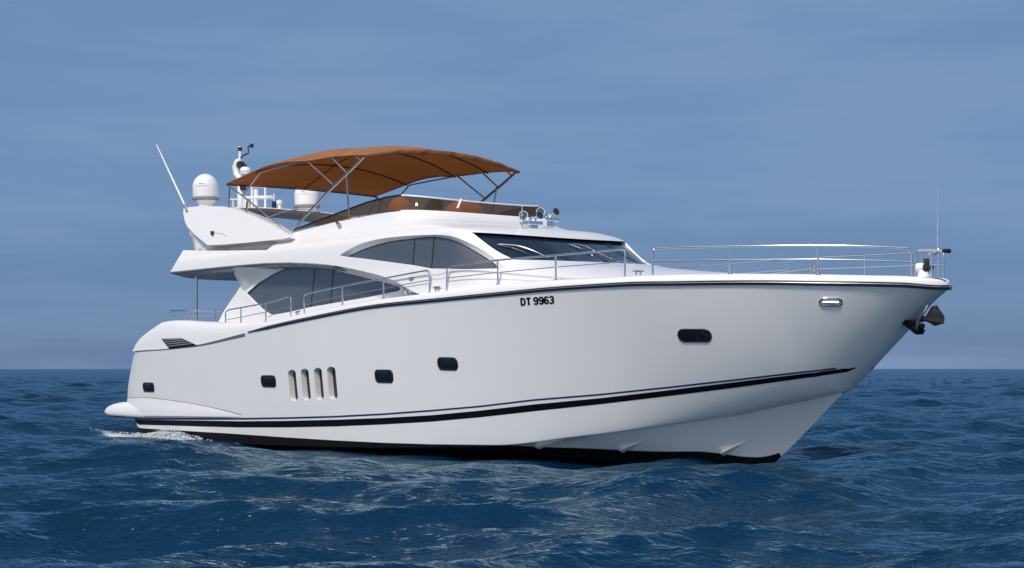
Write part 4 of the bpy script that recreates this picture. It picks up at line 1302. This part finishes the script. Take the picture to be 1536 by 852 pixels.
# ---- anchor stowed on the stem
def S0(px, py, y=0.0): return aty(y, px, py)
mb = MB()
def plate3(pts, th):
    A = [np.array(p_) for p_ in pts]; n = np.cross(A[1] - A[0], A[2] - A[0]); n /= np.linalg.norm(n)
    mb.prism([a - n * th / 2 for a in A], [a + n * th / 2 for a in A])
sh0, sh1 = S0(1352, 486), S0(1396, 480)
tipA = S0(1412, 461)
plate3([S0(1386, 480), S0(1398, 460, -.05), S0(1405, 457.5, -.12), S0(1416, 474, -.24), S0(1415.5, 485, -.2), S0(1402, 489, -.05)], .03)
plate3([S0(1386, 480), S0(1396, 462, .05), S0(1404, 458, .12), S0(1414, 472, .28), S0(1413, 484, .2), S0(1402, 489, .05)], .03)
mb.tube([S0(1360, 487), S0(1385, 478), S0(1404, 480)], [.05, .055, .04], 8)
anchor = bev(mb.build('anchor', IRON, hull, smooth=False), .008)
mb = MB(); mb.tube(smooth_path([S0(1375, 492, -.06), S0(1379, 478, -.09), S0(1386, 467, -.09), S0(1391, 458, -.05)], 5), .035, 8); mb.build('anchor_shackle', TUBE, anchor)
mb = MB(); c = S0(1370, 487); mb.box(c + np.array([-.02, 0, -.02]), (.42, .26, .10), np.array([[.8, 0, .6], [0, 1, 0], [-.6, 0, .8]])); mb.tube([S0(1383, 489, -.12), S0(1383, 489, .12)], .055, 12); bev(mb.build('anchor_roller', BLACK, hull), .012)

# ------------------------------------------------------------------ the sea
def sea_mesh():
    # polar fan of rings that widen with distance (finer where waves are near the boat and the shore side of the boat)
    base = math.atan2(FW[1], FW[0])
    fine = np.linspace(-24, 24, 760)
    coarse = np.linspace(24, 336, 150)[1:-1]
    ang = np.radians(np.r_[fine, coarse])
    rad = [3.0]
    while rad[-1] < 9: rad.append(rad[-1] * 1.03)
    while rad[-1] < 70: rad.append(rad[-1] * 1.0042)
    while rad[-1] < 300: rad.append(rad[-1] * 1.0036)
    while rad[-1] < 1500: rad.append(rad[-1] * 1.006)
    while rad[-1] < 2500: rad.append(rad[-1] * 1.02)
    while rad[-1] < 30000: rad.append(rad[-1] * 1.06)
    rad = np.array(rad)
    na, nr = len(ang), len(rad)
    A = ang - 0.0
    X = CC[0] + rad[:, None] * np.cos(base + A)[None, :]
    Y = CC[1] + rad[:, None] * np.sin(base + A)[None, :]
    cell = np.maximum(np.gradient(rad)[:, None], rad[:, None] * np.gradient(ang)[None, :])
    Z = np.zeros_like(X); DX = np.zeros_like(X); DY = np.zeros_like(X)
    wind = base + math.pi + math.radians(18)
    n = 150
    lam = 0.17 * (13 / 0.17) ** rng.random(n)
    lam.sort()
    th = wind + rng.normal(0, 0.50, n)
    ph = rng.random(n) * 2 * math.pi
    for l, a, f in zip(lam, th, ph):
        k = 2 * math.pi / l
        amp = (0.029 + 0.012 * math.exp(-(math.log(l / 3.0) / .5) ** 2) + 0.013 * math.exp(-(math.log(l / .6) / .6) ** 2)) * (l / 2) ** 0.30 / k / (1 + (l / 7.5) ** 3)
        fade = np.clip((l / cell - 2.2) / 2.5, 0, 1)
        s = k * (X * math.cos(a) + Y * math.sin(a)) + f
        Z += amp * fade * np.sin(s)
        c = amp * fade * np.cos(s) * 1.15
        DX += c * math.cos(a); DY += c * math.sin(a)
    # patches of rougher and calmer water
    # the water stands a little lower along the hull than the lettered waterline
    g_ = np.exp(-((X - 10.2) / 10.4) ** 6) * np.exp(-((Y + 1.5) / 4.5) ** 4)
    Z *= 1 - .5 * g_
    Z += -.03 - .21 * g_ + .05 * g_ * np.clip((X - 15) / 5, 0, 1)
    X2 = X + DX; Y2 = Y + DY
    V = np.stack([X2, Y2, Z], -1).reshape(-1, 3)
    i = np.arange(nr - 1)[:, None] * na; j = np.arange(na)[None, :]; j2 = (j + 1) % na
    Fq = np.stack([i + j, i + na + j, i + na + j2, i + j2], -1).reshape(-1, 4)
    me = bpy.data.meshes.new('sea')
    me.vertices.add(len(V) + 1); me.vertices.foreach_set('co', np.r_[V.ravel(), [CC[0], CC[1], -.1]])
    nf = len(Fq)
    tri = np.stack([np.full(na, len(V)), np.arange(na), (np.arange(na) + 1) % na], -1)
    loops = np.r_[Fq.ravel(), tri.ravel()]
    me.loops.add(len(loops)); me.loops.foreach_set('vertex_index', loops)
    me.polygons.add(nf + na)
    me.polygons.foreach_set('loop_start', np.r_[np.arange(nf) * 4, nf * 4 + np.arange(na) * 3])
    me.update(calc_edges=True)
    me.polygons.foreach_set('use_smooth', np.ones(nf + na, bool))
    # churned white water by the stern and along the waterline
    Pb = V
    foam = np.zeros(len(V) + 1, np.float32)
    fx, fy = V[:, 0], V[:, 1]
    d = np.abs(fy + 2.78 + .02 * fx)
    f1 = np.exp(-(d / .38) ** 2) * np.clip((fx + 2.5) / 2, 0, 1) * np.clip((4.8 - fx) / 2.5, 0, 1)
    f2 = np.exp(-((fy + 2.6 - .10 * (fx)) / np.clip(.6 - .12 * fx, .6, 3)) ** 2) * np.clip((1.0 - fx) / 2, 0, 1) * np.exp(-np.clip(-fx - 1, 0, 99) / 5) * .52
    f3 = np.exp(-((np.abs(fy) - np.clip(bch(np.clip(fx, -.4, 21.9)), .0, 9) - .05) / .16) ** 2) * ((fx > 0) & (fx < 12)) * .42
    foam[:-1] = np.clip(np.maximum(np.maximum(f1, f2), f3), 0, 1)
    sub_ = np.r_[np.clip((cell - 0.08) / 0.9, 0, 1).reshape(-1), 0].astype(np.float32)
    at2 = me.attributes.new('subgrid', 'FLOAT', 'POINT'); at2.data.foreach_set('value', sub_)
    at_ = me.attributes.new('foam', 'FLOAT', 'POINT'); at_.data.foreach_set('value', foam)
    return me
sea = bpy.data.objects.new('sea', sea_mesh())
COL.objects.link(sea)
sea['kind'] = 'structure'
m, t, p = new_mat('sea_water')
p.inputs['Base Color'].default_value = (0.0005, 0.026, 0.058, 1)
p.inputs['Specular Tint'].default_value = (.68, .88, 1, 1)
p.inputs['Specular IOR Level'].default_value = .29
p.inputs['Roughness'].default_value = 0.06
p.inputs['IOR'].default_value = 1.333
tc = N(t, 'ShaderNodeTexCoord')
def ripple(scale, stretch, rot, detail):
    mpn = N(t, 'ShaderNodeMapping', vector_type='TEXTURE'); mpn.inputs['Scale'].default_value = stretch; mpn.inputs['Rotation'].default_value = (0, 0, rot)
    t.links.new(tc.outputs['Object'], mpn.inputs[0])
    nz = N(t, 'ShaderNodeTexNoise'); nz.inputs['Scale'].default_value = scale; nz.inputs['Detail'].default_value = detail; nz.inputs['Roughness'].default_value = .55
    t.links.new(mpn.outputs[0], nz.inputs['Vector'])
    return nz
WD = math.atan2(FW[1], FW[0]) + math.radians(18)
r1 = ripple(2.1, (.42, 1, 1), WD, 4)
r2 = ripple(5.0, (.5, 1, 1), WD - .5, 3)
b1 = N(t, 'ShaderNodeBump'); b1.inputs['Strength'].default_value = .42; b1.inputs['Distance'].default_value = .22
t.links.new(r1.outputs[0], b1.inputs['Height'])
b2_ = N(t, 'ShaderNodeBump'); b2_.inputs['Strength'].default_value = .6; b2_.inputs['Distance'].default_value = .06
t.links.new(r2.outputs[0], b2_.inputs['Height']); t.links.new(b1.outputs[0], b2_.inputs['Normal'])
# wind ripple slopes too small for the mesh: add random tilt to the normal
r3 = ripple(0.9, (.6, 1, 1), WD, 6)
sub = N(t, 'ShaderNodeVectorMath', operation='SUBTRACT'); sub.inputs[1].default_value = (.5, .5, .5)
t.links.new(r3.outputs['Color'], sub.inputs[0])
scl = N(t, 'ShaderNodeVectorMath', operation='MULTIPLY'); scl.inputs[1].default_value = (1, 1, 0)
t.links.new(sub.outputs[0], scl.inputs[0])
sg = N(t, 'ShaderNodeAttribute', attribute_name='subgrid')
sgm = N(t, 'ShaderNodeMapRange'); sgm.inputs[3].default_value = .12; sgm.inputs[4].default_value = 1.6
t.links.new(sg.outputs['Fac'], sgm.inputs[0])
sc2 = N(t, 'ShaderNodeVectorMath', operation='SCALE'); t.links.new(scl.outputs[0], sc2.inputs[0]); t.links.new(sgm.outputs[0], sc2.inputs['Scale'])
addn = N(t, 'ShaderNodeVectorMath', operation='ADD')
t.links.new(b2_.outputs[0], addn.inputs[0]); t.links.new(sc2.outputs[0], addn.inputs[1])
nrm = N(t, 'ShaderNodeVectorMath', operation='NORMALIZE')
t.links.new(addn.outputs[0], nrm.inputs[0])
t.links.new(nrm.outputs[0], p.inputs['Normal'])
# reflection reduced: on a ruffled sea the facets one sees are tilted towards the eye and mask one another
frn = N(t, 'ShaderNodeFresnel'); frn.inputs[0].default_value = 1.333
t.links.new(nrm.outputs[0], frn.inputs['Normal'])
cap = N(t, 'ShaderNodeMath', operation='MULTIPLY'); cap.inputs[1].default_value = 1.0
t.links.new(frn.outputs[0], cap.inputs[0])
gls = N(t, 'ShaderNodeBsdfGlossy'); gls.inputs['Color'].default_value = (.66, .89, 1, 1); gls.inputs['Roughness'].default_value = .07
t.links.new(nrm.outputs[0], gls.inputs['Normal'])
dfs = N(t, 'ShaderNodeBsdfDiffuse'); dfs.inputs['Color'].default_value = (0.0003, 0.0195, 0.050, 1)
wat = N(t, 'ShaderNodeMixShader')
t.links.new(cap.outputs[0], wat.inputs[0]); t.links.new(dfs.outputs[0], wat.inputs[1]); t.links.new(gls.outputs[0], wat.inputs[2])
# foam
fa_ = N(t, 'ShaderNodeAttribute', attribute_name='foam')
fn = ripple(3.2, (1, .75, 1), 0.3, 9); fn.inputs['Roughness'].default_value = .72
ad = N(t, 'ShaderNodeMath', operation='ADD'); t.links.new(fa_.outputs['Fac'], ad.inputs[0]); t.links.new(fn.outputs[0], ad.inputs[1])
fr_ = ramp(t, [(0.0, (0, 0, 0)), (1.0, (1, 1, 1))])
mr = N(t, 'ShaderNodeMapRange'); mr.inputs[1].default_value = .96; mr.inputs[2].default_value = 1.32
t.links.new(ad.outputs[0], mr.inputs[0])
foamb = N(t, 'ShaderNodeBsdfDiffuse'); foamb.inputs[0].default_value = (.60, .67, .71, 1)
ms = N(t, 'ShaderNodeMixShader')
t.links.new(mr.outputs[0], ms.inputs[0]); t.links.new(wat.outputs[0], ms.inputs[1]); t.links.new(foamb.outputs[0], ms.inputs[2])
t.links.new(ms.outputs[0], t.nodes['Material Output'].inputs[0])
sea.data.materials.append(m)

# splash thrown up where the quarter wave meets the hull: many small clots of white water
FOAM = mat('white_water', (.66, .71, .74), .9, noise=(14, .08))
mb = MB()
def clot(c, r):
    n = 7; V = []; Fs = []
    for i in range(1, 4):
        for k in range(n):
            a, e = 2 * math.pi * k / n + i, math.pi * i / 4
            q = r * random.uniform(.65, 1.25)
            V.append(c + np.array([q * math.sin(e) * math.cos(a) * 1.5, q * math.sin(e) * math.sin(a) * 1.5, q * math.cos(e) * .8]))
    for i in range(2):
        for k in range(n): Fs.append((i * n + k, i * n + (k + 1) % n, (i + 1) * n + (k + 1) % n, (i + 1) * n + k))
    Fs.append(tuple(range(n))); Fs.append(tuple(range(3 * n - 1, 2 * n - 1, -1)))
    mb.add(V, Fs)
for _ in range(1900):
    s = random.random() ** .8
    x = random.gauss(2.6, .7) if random.random() < .8 else random.uniform(-.4, 4.2)
    h = .27 * math.exp(-((x - 2.6) / .6) ** 2) + .10
    y = -2.86 - abs(random.gauss(0, .22))
    z = -.14 + h * random.random() ** 2 * math.exp(-((y + 2.95) / .35) ** 2)
    clot(np.array([x, y, z]), random.uniform(.004, .013) * (1.5 if z < .03 else 1))
spl = mb.build('splash', FOAM, None)
spl['kind'] = 'stuff'
spl['label'] = 'white water thrown up beside the stern of the yacht'
